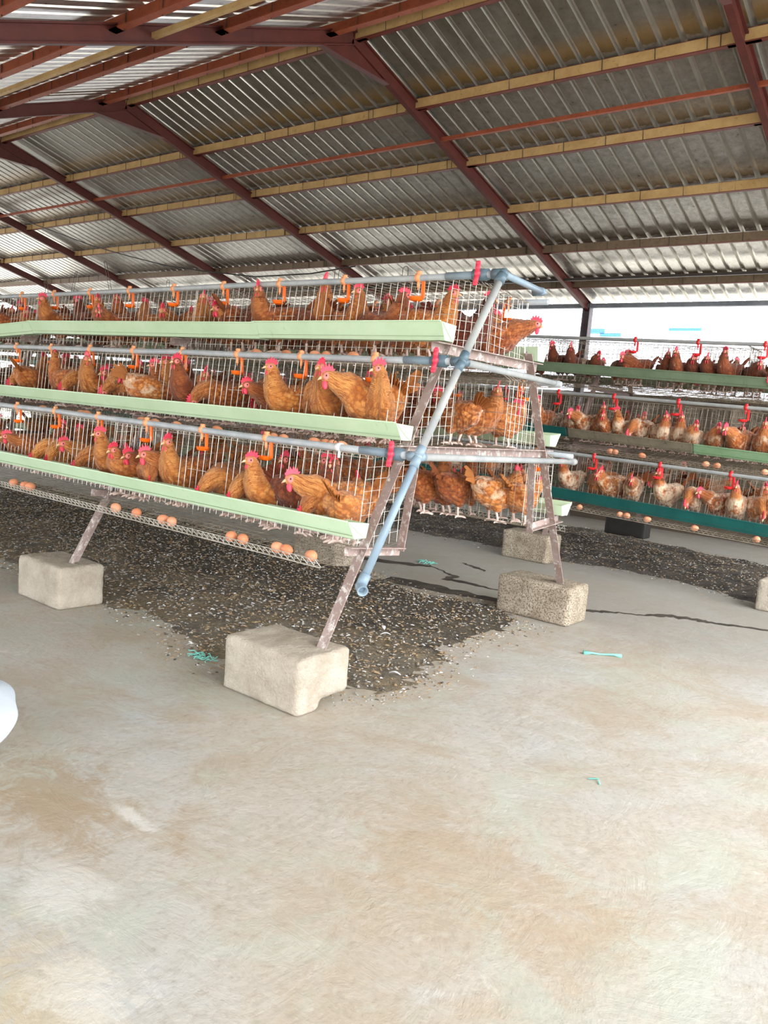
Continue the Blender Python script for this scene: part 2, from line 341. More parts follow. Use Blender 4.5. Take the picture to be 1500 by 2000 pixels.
for i, x in enumerate(RX):
    b = MB(); n = .05
    for (ya, yb) in ((YR, 11.0), (YR, -1.5)):
        # I-shaped rafter: web and two flanges
        for dz, hh, ww in ((0, .12, .012), (.06, .012, .06), (-.06, .012, .06)):
            b.bar((x, ya, P(ya)+dz), (x, yb, P(yb)+dz), ww, hh)
    # haunch plate under the ridge
    z0 = P(YR)-.06; ya, yb = YR-.40, YR+.52
    vs = [(x-.008, ya, P(ya)-.06), (x-.008, yb, P(yb)-.06), (x-.008, YR, z0), (x+.008, ya, P(ya)-.06), (x+.008, yb, P(yb)-.06), (x+.008, YR, z0)]
    b.add(vs, [(0, 1, 2), (5, 4, 3), (0, 3, 4, 1), (1, 4, 5, 2), (2, 5, 3, 0)])
    b.bar((x, ya, P(ya)-.06), (x, yb, P(yb)-.06), .07, .012)
    tag(b.build('roof_rafter', M_raft), kind='structure')
PY = [YR+.03+.955*k for k in range(6)]
for k, y in enumerate(PY):
    b = MB(); z = P(y)
    for j in range(len(RX)-1):
        xa, xb = RX[j]+.12, RX[j+1]-.12
        j1 = R.uniform(-.018, .018); j2 = R.uniform(-.018, .018)
        b.bar((xa, y+j1, z+.05), (xb, y+j2, z+.05), .006, .09, mi=0)
        b.bar((xa, y+.022+j1, z+.003), (xb, y+.022+j2, z+.003), .05, .008, mi=1)
        b.bar((xa, y+.022+j1, z+.094), (xb, y+.022+j2, z+.094), .05, .005, mi=1)
        x = xa
        while x > xb:                                            # roofing hook bolts
            x -= R.uniform(.34, .46)
            b.wire((x, y-.006, z+.1), (x+.01, y-.008, z+.0), .004, 2)
    tag(b.build('roof_purlin', [M_dust if k < 4 else M_dust2, M_purlbot, M_hook]), kind='structure')
for y in (5.18, 4.02, 3.15, 2.22, 1.3, .35, -.6):
    b = MB(); z = P(y)
    for j in range(len(RX)-1):
        xa, xb = RX[j]+.1, RX[j+1]-.1
        b.bar((xa, y, z+.055), (xb, y+R.uniform(-.02, .02), z+.055), .008, .105, mi=0)
        b.bar((xa, y-.025, z+.004), (xb, y-.025, z+.004), .055, .008, mi=0)
        x = xa
        while x > xb:
            x -= R.uniform(.36, .5); b.wire((x, y-.012, z+.1), (x, y-.012, z-.01), .004, 1)
    tag(b.build('roof_purlin', [M_purl, M_hook]), kind='structure')
for y, dz, mt in ((6.92, -.01, M_purl), (10.0, -.02, M_hook), (3.44, -.01, M_dust)):
    b = MB(); b.bar((1.4, y, P(y)+dz), (-21, y, P(y)+dz), .035, .035); tag(b.build('tie_pipe', mt), kind='structure')
b = MB(); b.box((-21, 10.83, 3.03), (1.4, 10.91, 3.09)); tag(b.build('eave_beam', M_eave), kind='structure')
b = MB(); b.box((-21, -1.48, P(-1.44)-.06), (1.4, -1.40, P(-1.44)+.02)); tag(b.build('eave_beam', M_raft), kind='structure')
for x in RX:
    for y in (10.87, -1.44):
        b = MB(); zt = 3.1 if y > 0 else P(-1.44)
        for dx in (-.05, .05): b.box((x+dx-.005, y-.06, 0), (x+dx+.005, y+.06, zt))
        b.box((x-.05, y-.004, 0), (x+.05, y+.004, zt))
        tag(b.build('roof_post', M_post), kind='structure')
b = MB(); b.box((-21, 11.05, 0), (1.4, 11.2, 1.80)); b.box((-21, 11.02, 1.80), (1.4, 11.23, 1.85)); tag(b.build('wall_back', M_wall), kind='structure')
# wire netting along the back posts
b = MB(); x = -6.6
while x < .5:
    b.wire((x, 10.95, 1.8), (x, 10.95, 3.12), .0011); x += .032
z = 1.85
while z < 3.12:
    b.wire((-6.6, 10.953, z), (.5, 10.953, z), .0011); z += .032
tag(b.build('wire_netting', M_wire2), 'fine square wire netting hung behind the roof post at the open side', 'netting')
# tarpaulin screen beyond
b = MB(); N = 60
pts = []
for i in range(N+1):
    x = -30+36*i/N; yv = 18+.10*math.sin(i*1.3)+.05*math.sin(i*3.1); zt = 3.74+.03*math.sin(i*.9)
    pts.append((x, yv, zt))
vs = []
for (x, yv, zt) in pts: vs += [(x, yv, -.12), (x, yv-.05, 1.4), (x, yv, zt), (x, yv+.03, -.12), (x, yv-.02, 1.4), (x, yv+.03, zt)]
fs = []
for i in range(N):
    a, c = i*6, (i+1)*6
    fs += [(a, c, c+1, a+1), (a+1, c+1, c+2, a+2), (a+2, c+2, c+5, a+5), (a+5, c+5, c+4, a+4), (a+4, c+4, c+3, a+3)]
b.add(vs, fs)
tp = b.build('tarpaulin_screen', M_tarp); tag(tp, 'long white tarpaulin screen standing outside beyond the open side', 'tarpaulin')
for a_, b_ in (((-8.35, 17.80, 3.55), (-7.8, 17.83, 3.66)), ((-7.9, 17.80, 3.48), (-7.4, 17.83, 3.56)), ((-6.3, 17.80, 3.62), (-5.6, 17.83, 3.68))):
    b = MB(); b.box(a_, b_); b.build('blue_stripe', M_blue, tp)

# ================================================================== CONCRETE BLOCKS
def block(name, x0, x1, y0, y1, h, mat, label, chip=False, seed=0):
    me = bpy.data.meshes.new(name); rr = random.Random(seed)
    nx, ny, nz = 20, 12, 10; b = MB(); idx = {}; vs = []
    def V(i, j, k):
        if (i, j, k) in idx: return idx[(i, j, k)]
        x, y, z = i/nx, j/ny, k/nz
        X = x0+(x1-x0)*x; Y = y0+(y1-y0)*y; Z = h*z
        ex = min(x, 1-x)*(x1-x0); ey = min(y, 1-y)*(y1-y0); ez = (1-z)*h
        cnt = (ex < .005)+(ey < .005)+(ez < .005)
        if cnt >= 2:                                            # worn rounded edges
            cx, cyy = (x0+x1)/2, (y0+y1)/2
            if ex < .005: X += .009*(1 if X < cx else -1)*rr.uniform(.6, 1.3)
            if ey < .005: Y += .009*(1 if Y < cyy else -1)*rr.uniform(.6, 1.3)
            if ez < .005: Z -= .008*rr.uniform(.3, 1.5)
        X += rr.uniform(-.003, .003); Y += rr.uniform(-.003, .003); Z += rr.uniform(-.003, .003) if k else 0
        if chip and x > .93 and y > .45 and z < .2: X -= .05*rr.uniform(.8, 1.5); 
        if chip and x > .8 and y > .4 and k == 0: Z += .03*rr.uniform(.5, 1.4)
        idx[(i, j, k)] = len(vs); vs.append((X, Y, Z)); return idx[(i, j, k)]
    fs = []
    for i in range(nx):
        for j in range(ny):
            fs.append((V(i,j,nz), V(i+1,j,nz), V(i+1,j+1,nz), V(i,j+1,nz))); fs.append((V(i,j,0), V(i,j+1,0), V(i+1,j+1,0), V(i+1,j,0)))
    for i in range(nx):
        for k in range(nz):
            fs.append((V(i,0,k), V(i+1,0,k), V(i+1,0,k+1), V(i,0,k+1))); fs.append((V(i,ny,k), V(i,ny,k+1), V(i+1,ny,k+1), V(i+1,ny,k)))
    for j in range(ny):
        for k in range(nz):
            fs.append((V(0,j,k), V(0,j,k+1), V(0,j+1,k+1), V(0,j+1,k))); fs.append((V(nx,j,k), V(nx,j+1,k), V(nx,j+1,k+1), V(nx,j,k+1)))
    b.add(vs, fs); o = b.build(name, mat, smooth=False)
    mo = o.modifiers.new('sub', 'SUBSURF'); mo.levels = 1; mo.render_levels = 1; smooth_by_angle(o)
    return tag(o, label, 'concrete block', 'concrete blocks under the cage legs')
block('concrete_block', -2.66, -2.17, 2.32, 2.65, .25, M_block, 'pale chipped concrete block nearest the camera, under the front leg', True, 1)
block('concrete_block', -4.66, -4.17, 2.38, 2.68, .25, M_block, 'pale concrete block at the left, under the second front leg', False, 2)
block('concrete_block', -2.66, -2.11, 4.77, 5.08, .26, M_block2, 'speckled concrete block in the aisle, under the rear leg of the near rack', False, 3)
block('concrete_block', -4.66, -4.17, 4.77, 5.05, .25, M_block2, 'concrete block half hidden under the second rear leg of the near rack', False, 8)
block('concrete_block', -6.6, -6.1, 2.36, 2.66, .25, M_block, 'pale concrete block under the third front leg, at the left edge', False, 9)
block('concrete_block', -3.78, -3.28, 6.78, 7.08, .27, M_block2, 'brown grey concrete block behind the aisle, under the far rack', False, 4)
block('concrete_block', -1.41, -.9, 6.69, 6.99, .25, M_block, 'pale concrete block cut by the right edge of the view', False, 5)
block('concrete_block', -3.95, -3.42, 9.72, 9.95, .22, M_blackblock, 'black wet block on the far side of the dark droppings', False, 6)

# ================================================================== DROPPINGS
def patch(name, outline, zmax, mat, label, nflake, seed, step=.035):
    rr = random.Random(seed); n = len(outline)
    xs = [p[0] for p in outline]; ys = [p[1] for p in outline]
    O = np.array(outline)
    def dist(x, y):
        ins = False; dm = 9
        for i in range(n):
            x1, y1 = outline[i]; x2, y2 = outline[(i+1) % n]
            if (y1 > y) != (y2 > y) and x < (x2-x1)*(y-y1)/(y2-y1)+x1: ins = not ins
            dx, dy = x2-x1, y2-y1; t = max(0, min(1, ((x-x1)*dx+(y-y1)*dy)/(dx*dx+dy*dy)))
            dm = min(dm, math.hypot(x-x1-t*dx, y-y1-t*dy))
        return dm if ins else -dm
    def nz(x, y): return .5+.22*math.sin(x*9+1.3*math.sin(y*7))+.2*math.sin(y*11+x*3+2*math.sin(x*5))+.1*math.sin(x*31+y*17)
    x0, x1, y0, y1 = min(xs)-.15, max(xs)+.15, min(ys)-.15, max(ys)+.15
    nx, ny = int((x1-x0)/step), int((y1-y0)/step); idx = {}; vs = []; fs = []
    H = {}
    for j in range(ny+1):
        for i in range(nx+1):
            x = x0+i*step; y = y0+j*step; d = dist(x, y)+.12*(nz(x*1.3, y*1.3)-.5)+rr.uniform(-.015, .015)
            H[(i, j)] = -.006+min(1, max(-.2, d)/.25)*zmax*(.5+.5*nz(x, y))+rr.uniform(-.004, .004) if d > -.03 else None
            if H[(i, j)] is not None: idx[(i, j)] = len(vs); vs.append((x, y, H[(i, j)]))
    for j in range(ny):
        for i in range(nx):
            q = [(i, j), (i+1, j), (i+1, j+1), (i, j+1)]
            if all(H[k] is not None for k in q): fs.append(tuple(idx[k] for k in q))
    b = MB(); b.add(vs, fs)
    def flake(x, y, z, s, mi):
        a = rr.uniform(0, PI); t = rr.uniform(-.6, .6); ca, sa = math.cos(a), math.sin(a); l = s*rr.uniform(.7, 2); w_ = s*rr.uniform(.4, 1); hh = s*rr.uniform(.2, .6)
        pt = [(-l, -w_), (l, -w_*.6), (l*.8, w_), (-l*.7, w_*.8)]
        v = [(x+p*ca-q*sa, y+p*sa+q*ca, z+p*t*.4) for p, q in pt]+[(x+.5*p*ca-.5*q*sa, y+.5*p*sa+.5*q*ca, z+hh+p*t*.4) for p, q in pt]
        b.add(v, [(4,5,6,7),(0,1,5,4),(1,2,6,5),(2,3,7,6),(3,0,4,7)], mi)
    cnt = 0
    while cnt < nflake:
        x = rr.uniform(x0, x1); y = rr.uniform(y0, y1); d = dist(x, y)
        if d < -.08 and rr.random() > math.exp(d*14): continue
        if d < -.3: continue
        z = max(0, min(1, max(0, d)/.25)*zmax*(.5+.5*nz(x, y)))
        u = rr.random(); edge = d < .3
        cl = nz(x*2.3+5, y*2.3)
        mi = 1+(1 if u < (.05 if cl < .62 else .24) else 0 if u < .40 else 2 if u < .55 else 3)
        flake(x, y, z, rr.uniform(.003, .010) if mi != 2 else rr.uniform(.003, .008), mi); cnt += 1
    o = b.build(name, [mat]+M_flake); return tag(o, label, 'droppings', None, 'stuff')
patch('manure_litter', [(-2.12, 2.72), (-2.08, 3.2), (-2.32, 3.9), (-2.30, 4.55), (-2.75, 4.95), (-3.3, 4.75), (-4.1, 4.95), (-5.2, 5.15), (-7, 5.2), (-10, 5.2), (-10, 2.9), (-7, 2.75), (-5.8, 2.72), (-4.9, 2.72), (-4.3, 2.62), (-3.6, 2.72), (-3.1, 2.45), (-2.6, 2.6)],
      .035, M_man, 'brown grey crumbly droppings with white feather bits under the near cage rack', 24000, 1)
patch('manure_litter', [(-1.0, 7.0), (-1.45, 6.95), (-2.0, 7.2), (-2.7, 7.3), (-3.3, 7.1), (-4.2, 7.2), (-6, 7.0), (-9, 7.0), (-9, 9.7), (-4, 9.7), (-3.0, 9.5), (-2.3, 9.3), (-1.8, 9.2), (-1, 9.4)],
      .07, M_man2, 'black and white speckled droppings heap under the far cage rack', 14000, 2, .045)
# slurry runs on the concrete
def streak(pts, wd, label, cat='puddle', seed=0):
    rr = random.Random(seed); b = MB(); L_ = []; Rr = []
    P2 = []
    for i in range(len(pts)-1):
        for k in range(6): t = k/6; P2.append((pts[i][0]*(1-t)+pts[i+1][0]*t, pts[i][1]*(1-t)+pts[i+1][1]*t, wd[i]*(1-t)+wd[i+1]*t))
    P2.append((*pts[-1], wd[-1]))
    for i, (x, y, w_) in enumerate(P2):
        a = P2[max(0, i-1)]; c = P2[min(len(P2)-1, i+1)]; dx, dy = c[0]-a[0], c[1]-a[1]; l = math.hypot(dx, dy) or 1
        nx, ny = -dy/l, dx/l; j = rr.uniform(-.015, .015); wa = w_*rr.uniform(.6, 1.3); wb = w_*rr.uniform(.6, 1.3)
        L_.append((x+nx*(wa+j), y+ny*(wa+j), .003)); Rr.append((x-nx*(wb-j), y-ny*(wb-j), .003))
    n = len(P2); vs = L_+Rr; fs = [(i, n+i, n+i+1, i+1) for i in range(n-1)]
    b.add(vs, fs); return tag(b.build('slurry_streak', M_wet), label, cat)
streak([(-5.0, 5.15), (-4.3, 5.35), (-3.98, 5.52), (-3.8, 5.62)], [.10, .09, .06, .02], 'dark slurry run starting behind the near rack frame foot', seed=1)
streak([(-3.85, 5.66), (-3.6, 5.54), (-3.45, 5.46), (-3.42, 5.30), (-3.28, 5.34), (-3.0, 5.34), (-2.78, 5.36)], [.006, .008, .03, .035, .04, .01, .008], 'thin crooked slurry trickle running to the speckled block', seed=2)
streak([(-3.7, 4.85), (-3.3, 4.95), (-2.95, 4.98), (-2.6, 5.12)], [.12, .10, .07, .05], 'broad dark slurry band beside the speckled block', seed=3)
streak([(-2.4, 5.2), (-2.22, 5.36), (-2.12, 5.45), (-2.05, 5.52), (-1.9, 5.62), (-1.78, 5.78), (-1.6, 5.86), (-1.5, 5.86), (-1.3, 5.96), (-1.0, 6.08)], [.03, .035, .03, .012, .012, .05, .045, .03, .02, .02], 'long dark slurry trickle crossing the aisle to the right edge', seed=4)
streak([(-3.75, 6.05), (-3.55, 5.98), (-3.42, 5.9)], [.005, .03, .006], 'short slurry smear in the middle of the aisle', seed=5)

# ================================================================== RACK STRUCTURE
# tier: floor front (s,z), floor back (s,z), top front (s,z), tray end (s,z), trough (outer top s,z ; outer bottom s,z ; inner bottom s ; inner top s,z)
NEAR = dict(yc=3.70, tiers={
 1: dict(f=(.96, .655), b=(.60, .685), t=(.93, 1.10), e=(1.20, .612), tr=((1.12, .815), (1.07, .735), (.99, .735), (.975, .80)), pipe=(.95, 1.122)),
 2: dict(f=(.70, 1.135), b=(.28, 1.165), t=(.67, 1.53), e=(.90, 1.088), tr=((.84, 1.255), (.79, 1.178), (.715, 1.178), (.705, 1.245)), pipe=(.68, 1.553)),
 3: dict(f=(.42, 1.585), b=(.01, 1.62), t=(.38, 1.985), e=(.60, 1.535), tr=((.555, 1.75), (.515, 1.665), (.44, 1.665), (.425, 1.745)), pipe=(.40, 1.99))})
FAR = dict(yc=8.10, tiers={
 1: dict(f=(1.03, .60), b=(.62, .64), t=(1.0, 1.02), e=(1.28, .54), tr=((1.19, .70), (1.15, .60), (1.06, .60), (1.04, .69)), pipe=(1.10, 1.045)),
 2: dict(f=(.78, 1.14), b=(.36, 1.18), t=(.74, 1.59), e=(1.0, 1.075), tr=((.93, 1.265), (.89, 1.185), (.80, 1.185), (.79, 1.255)), pipe=(.80, 1.62)),
 3: dict(f=(.48, 1.74), b=(.02, 1.79), t=(.44, 2.16), e=(.70, 1.68), tr=((.62, 1.905), (.585, 1.815), (.51, 1.815), (.49, 1.90)), pipe=(.50, 2.19))})
ORD = {1: 'bottom', 2: 'middle', 3: 'top'}
def lerp(a, b, t): return a+(b-a)*t
def cage_proto(T, mat, name, label, group, r=.0015, extra=0):
    root = empty(name, label, 'wire cage', (0, 0, 0), 0, group)
    f, bk, t, e = T['f'], T['b'], T['t'], T['e']; zb = t[1]+.01
    # front panel (feeding bars)
    b = MB(); n = 40
    for i in range(n+1):
        x = -.99+1.98*i/n+R.uniform(-.003, .003); b.wire((x, -f[0], f[1]+.03), (x+R.uniform(-.005, .005), -t[0], t[1]), r*1.15)
    for q in (0.12, 1.0): b.wire((-1, -lerp(f[0], t[0], q), lerp(f[1], t[1], q)), (1, -lerp(f[0], t[0], q), lerp(f[1], t[1], q)), r*1.3)
    for k in range(5):
        x = -.98+.4*k; q = .55
        for dx in (0, .3): b.wire((x+dx, -lerp(f[0], t[0], q)-.002, lerp(f[1], t[1], q)), (x+dx+.1, -lerp(f[0], t[0], q)-.002, lerp(f[1], t[1], q)), r)
    b.build('front_panel', mat, root)
    # sloping floor
    b = MB(); n = 28
    for i in range(n+1):
        x = -1+2*i/n; b.wire((x, -bk[0], bk[1]), (x, -e[0], e[1]), r*.7)
    for i in range(13):
        q = i/12; b.wire((-1, -lerp(bk[0], e[0], q), lerp(bk[1], e[1], q)-.002), (1, -lerp(bk[0], e[0], q), lerp(bk[1], e[1], q)-.002), r*1.1)
    b.build('floor_mesh', M_wire2, root)
    # egg tray lip with zigzag lacing
    b = MB(); lip = (e[0]+.024, e[1]+.032)
    b.wire((-1, -lip[0], lip[1]), (1, -lip[0], lip[1]), r*1.3); b.wire((-1, -e[0]-.006, e[1]-.004), (1, -e[0]-.006, e[1]-.004), r*1.3)
    b.wire((-1, -e[0]-.012, e[1]+.014), (1, -e[0]-.012, e[1]+.014), r*.8)
    n = 50
    for i in range(n):
        x = -1+2*i/n; d = 2/n
        b.wire((x, -e[0]-.004, e[1]), (x+d*.5, -lip[0], lip[1]), r*.75); b.wire((x+d*.5, -lip[0], lip[1]), (x+d, -e[0]-.004, e[1]), r*.75)
    b.build('egg_tray', mat, root)
    # top
    b = MB()
    for i in range(31):
        x = -1+2*i/30; b.wire((x, -bk[0], zb), (x, -t[0], t[1]), r*.9)
    for q in (0, .33, .66): b.wire((-1, -lerp(bk[0], t[0], q), zb), (1, -lerp(bk[0], t[0], q), zb), r)
    b.build('top_panel', M_wire2, root)
    b = MB()
    for i in range(26):
        x = -1+2*i/25; b.wire((x, -bk[0], bk[1]), (x, -bk[0], zb), r*.8)
    for q in (.25, .5, .75): b.wire((-1, -bk[0], lerp(bk[1], zb, q)), (1, -bk[0], lerp(bk[1], zb, q)), r)
    b.build('back_panel', M_wire2, root)
    # partitions; the two ends are real grids
    for x in (-.99, -.6, -.2, .2, .6, .99):
        b = MB(); nv = int((f[0]-bk[0])/.052)
        for i in range(nv+1):
            q = i/nv; s = lerp(bk[0], f[0], q); st = lerp(bk[0], t[0], q)
            b.wire((x, -s, lerp(bk[1], f[1], q)), (x, -st, lerp(zb, t[1], q)), r*.85)
            if abs(x) > .9: b.wire((x, -st, lerp(zb, t[1], q)), (x-(.05 if x > 0 else -.05), -st+.02, lerp(zb, t[1], q)+.035), r)
        for i in range(1, 8):
            q = i/8; b.wire((x, -bk[0], lerp(bk[1], zb, q)), (x, -lerp(f[0], t[0], q), lerp(f[1], t[1], q)), r*.85)
        b.build('partition', mat if abs(x) > .9 else M_wire2, root)
    return root
def trough(T, x0, x1, yc, side, mat, label, group, dz0=0, dz1=0, name='feed_trough'):
    o1, o2, i1, i2 = T['tr']; b = MB(); th = .004
    sec = [o1, o2, i1, i2, (i2[0]+th, i2[1]), (i1[0]+th, i1[1]+th), (o2[0]-th, o2[1]+th), (o1[0]-th, o1[1])]
    sec = [(s, z) for s, z in sec]
    sg = -1 if side > 0 else 1
    vs = [(x0, yc+sg*s, z+dz0) for s, z in sec]+[(x1, yc+sg*s, z+dz1) for s, z in sec]
    n = 8; fs = [(i, (i+1) % n, n+(i+1) % n, n+i) for i in range(n)]+[tuple(range(n)), tuple(range(2*n-1, n-1, -1))]
    b.add(vs, fs)
    rim = [(x0, yc+sg*(o1[0]+.004), o1[1]+dz0+.002), (x1, yc+sg*(o1[0]+.004), o1[1]+dz1+.002)]
    b.bar(rim[0], rim[1], .010, .006)
    root = empty(name, label, 'feed trough', (0, 0, 0), 0, group)
    b.build('trough_channel', mat, root)
    for x, dz in ((x0, dz0), (x1, dz1)):
        c = MB(); e = .004 if x == max(x0, x1) else -.004
        v = [(x+e, yc+sg*s, z+dz) for s, z in (o1, o2, i1, i2)]+[(x, yc+sg*s, z+dz) for s, z in (o1, o2, i1, i2)]
        c.add(v, [(0,1,2,3),(7,6,5,4),(0,4,5,1),(1,5,6,2),(2,6,7,3),(3,7,4,0)])
        m_ = ((o1[0]+i2[0])/2, (o1[1]+o2[1])/2)
        c.bar((x+e*1.5, yc+sg*(o1[0]-.01), o1[1]+dz-.005), (x+e*1.5, yc+sg*m_[0], m_[1]+dz-.01), .004, .004)
        c.bar((x+e*1.5, yc+sg*m_[0], m_[1]+dz-.01), (x+e*1.5, yc+sg*(i1[0]+.01), i1[1]+dz+.002), .004, .004)
        c.build('end_cap', mat, root)
    fb = MB(); q = .45
    vs = [(x0*.999, yc+sg*(o2[0]-.002+(o1[0]-o2[0])*q), lerp(o2[1], o1[1], q)+dz0), (x0*.999, yc+sg*(i1[0]+.004+(i2[0]-i1[0])*q), lerp(o2[1], o1[1], q)+dz0)]
    vs += [(x1*.999, v[1], v[2]-dz0+dz1) for v in vs]
    fb.add([(v[0], v[1], v[2]) for v in vs]+[(v[0], v[1], v[2]-.02) for v in vs], [(0,1,3,2),(4,6,7,5)]); fb.build('feed_layer', M_feed, root)
    return root
def angle_bar(b, p, q, w_=.052, axis=(1, 0, 0)):             # steel angle: two thin plates
    p = Vector(p); q = Vector(q); d = (q-p).normalized(); ax = Vector(axis); n = d.cross(ax).normalized()
    b.bar(p, q, w_, .005, upv=tuple(n)); b.bar(p-ax*(w_/2-.0025)+n*(w_/2), q-ax*(w_/2-.0025)+n*(w_/2), .005, w_, upv=tuple(n))
def trestle(x, D, label, mat, far=False, zoff=0):
    yc = D['yc']; T = D['tiers']; root = empty('steel_trestle', label, 'cage frame', (x, yc, 0), 0, 'A-shaped steel frames of the cage racks')
    if not far: foot = (1.185, .245); top = (.40, 1.70)
    else: foot = (1.25, .25); top = (.42, 1.86)
    for sg in (-1, 1):
        b = MB(); angle_bar(b, (0, sg*foot[0], foot[1]), (0, sg*top[0], top[1])); b.build('leg', mat, root)
    for k, ext in ((2, .10), (3, .12)):
        z = {2: 1.15, 3: 1.655}[k] if not far else T[k]['f'][1]; s = T[k]['f'][0]+ext
        b = MB(); angle_bar(b, (.006, -s, z), (.006, s, z), .045); b.build('crossbar', mat, root)
    z1 = .69 if not far else .60
    for sg in (-1, 1):
        b = MB(); angle_bar(b, (.004, sg*(T[1]['f'][0]+.10), z1), (.004, sg*(T[1]['b'][0]+.05), z1-.035), .04); b.build('bracket', mat, root)
        b = MB(); angle_bar(b, (-.004, sg*(T[1]['b'][0]+.06), z1-.05), (-.004, sg*(T[1]['b'][0]-.01), T[2]['f'][1]-.03), .045); b.build('inner_post', mat, root)
    return root
NX = [-2.24, -4.28, -6.2, -8.2, -10.2]
names = ['nearest mauve steel A-frame at the open end of the near rack', 'second A-frame of the near rack, standing on the left pale block', 'third A-frame of the near rack, deeper left', 'fourth A-frame far left of the near rack', 'last A-frame of the near rack beyond the left edge']
for x, nm in zip(NX, names): trestle(x, NEAR, nm, M_frame)
FX = [-1.0, -3.37, -5.4, -7.4, -9.4, -11.4, -13.4]
for x, nm in zip(FX, ['far rack A-frame at the right edge', 'far rack A-frame seen behind the near rack end', 'far rack A-frame hidden behind the near cages', 'far rack A-frame behind the third near frame', 'fifth far rack A-frame, lost behind the near cages', 'sixth far rack A-frame towards the left', 'last far rack A-frame deepest to the left']): trestle(x, FAR, nm, M_frame2, True)
# near cages: four 2 m units on both sides
unit_lbl = ['at the near end', 'second unit from the near end', 'third unit from the near end', 'fourth unit, far left']
for side, sn in ((1, 'front'), (-1, 'rear')):
    for k in (1, 2, 3):
        if side == 1:
            proto = cage_proto(NEAR['tiers'][k], M_wire, 'wire_cage', '', 'wire cage units of the near rack'); NEAR['tiers'][k]['proto'] = proto
        else: proto = NEAR['tiers'][k]['proto']
        for u in range(4):
            lb = f"near rack {ORD[k]} tier wire cage, {sn} side, {unit_lbl[u]}"
            loc = (-3.26-2*u, NEAR['yc'], 0); rz = 0 if side == 1 else PI
            if side == 1 and u == 0: proto.location = loc; proto['label'] = lb
            else: copy_tree(proto, loc, rz, lb)
TL = .03
def ftilt(x): return -TL*(x+2.6)
for side, sn in ((1, 'front'), (-1, 'rear')):
    for k in (1, 2, 3):
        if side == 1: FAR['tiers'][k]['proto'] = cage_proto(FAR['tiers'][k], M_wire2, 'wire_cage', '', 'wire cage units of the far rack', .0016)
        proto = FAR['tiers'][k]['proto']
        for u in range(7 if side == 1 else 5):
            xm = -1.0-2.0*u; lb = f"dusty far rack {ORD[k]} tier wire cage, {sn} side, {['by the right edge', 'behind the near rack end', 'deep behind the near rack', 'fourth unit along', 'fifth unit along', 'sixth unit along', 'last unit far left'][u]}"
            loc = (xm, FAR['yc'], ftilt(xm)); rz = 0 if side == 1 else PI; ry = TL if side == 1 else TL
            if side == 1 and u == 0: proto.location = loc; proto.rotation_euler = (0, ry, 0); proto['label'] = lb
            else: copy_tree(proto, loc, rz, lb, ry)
# near troughs
g = 'feed troughs on the near rack'
T = NEAR['tiers']
trough(T[1], -2.2, -6.2, 3.7, 1, M_trough, 'pale green bottom trough along the front of the near rack', g)
trough(T[1], -6.21, -10.3, 3.7, 1, M_trough, 'pale green bottom trough continuing off the left edge', g)
trough(T[2], -2.2, -6.2, 3.7, 1, M_trough, 'pale green middle trough along the front of the near rack', g)
trough(T[2], -6.21, -10.3, 3.7, 1, M_trough, 'pale green middle trough continuing off the left edge', g)
trough(T[3], -2.2, -3.52, 3.7, 1, M_trough, 'short pale green top trough piece at the near end, right of the lap joint', g)
trough(T[3], -3.50, -6.09, 3.7, 1, M_trough, 'pale green top trough piece left of the lap joint', g, -.005, .012)
trough(T[3], -6.08, -10.3, 3.7, 1, M_trough, 'pale green top trough piece bending down at the far left', g, .008, -.20)
for k in (1, 2, 3): trough(T[k], -2.2, -10.3, 3.7, -1, M_trough, f'pale green {ORD[k]} trough on the rear side of the near rack', g)
# far troughs
g = 'feed troughs on the far rack'; T = FAR['tiers']
def ft(k, x0, x1, mat, lb): trough(T[k], x0, x1, 8.1, 1, mat, lb, g, ftilt(x0)*1.25, ftilt(x1)*1.25)
ft(3, .3, -15, M_trough2, 'dusty sage green top trough of the far rack')
ft(2, .3, -2.2, M_green2, 'mid green middle trough of the far rack reaching the right edge')
ft(2, -2.19, -3.42, M_wood, 'grey dusty middle trough piece of the far rack between green and teal')
ft(2, -3.40, -15, M_teal, 'dark teal middle trough of the far rack behind the near frame')
ft(1, .3, -15, M_teal, 'dark teal bottom trough of the far rack')
for k in (1, 2, 3): trough(T[k], .3, -11, 8.1, -1, M_trough2, f'sage green {ORD[k]} trough on the hidden side of the far rack', g)

# ================================================================== PIPES
def pipe_run(k, label, sg):
    s, z = NEAR['tiers'][k]['pipe']; y = 3.7-sg*s
    root = empty('water_pipe', label, 'water pipe', (0, 0, 0), 0, 'water pipes on the near rack')
    b = MB(); xe = -2.0 if sg > 0 else -2.15
    pts = [(xe-(0.0 if sg > 0 else 0), y, z)]+[(x, y+R.uniform(-.004, .004), z+R.uniform(-.004, .003)) for x in np.arange(-2.5, -10.5, -.5)]
    b.tube(pts, .0165, 12); b.build('pipe', M_pvc, root, True)
    if sg > 0:
        b = MB(); b.tube([(-2.10, y, z), (-2.30, y, z)], .019, 12); b.tube([(-2.10, y, z), (-2.125, y, z)], .024, 12); b.build('sleeve', M_pvcb, root, True)
        b = MB(); b.tube([(-2.06, y, z), (-2.14, y, z)], .028, 12); b.ell((-2.1, y, z), .03, .03, .03); vb = b.build('valve_body', M_pvcd, root, True)
        b = MB()
        d = Vector((.25, -.35, .9)).normalized()
        b.ell((-2.10, y-.035, z), .016, .014, .016)
        for q in (-1, 1):
            c = Vector((-2.10, y-.037, z)); p = c+Vector((0, 0, q*.008)); e = c+Vector((.004*q, -.004, q*.048))
            b.bar(p, e, .022, .010, (0, 1, 0)); b.ell(e, .014, .007, .01)
        b.build('valve_handle', M_valve, vb, True)
    return root
PP = {}
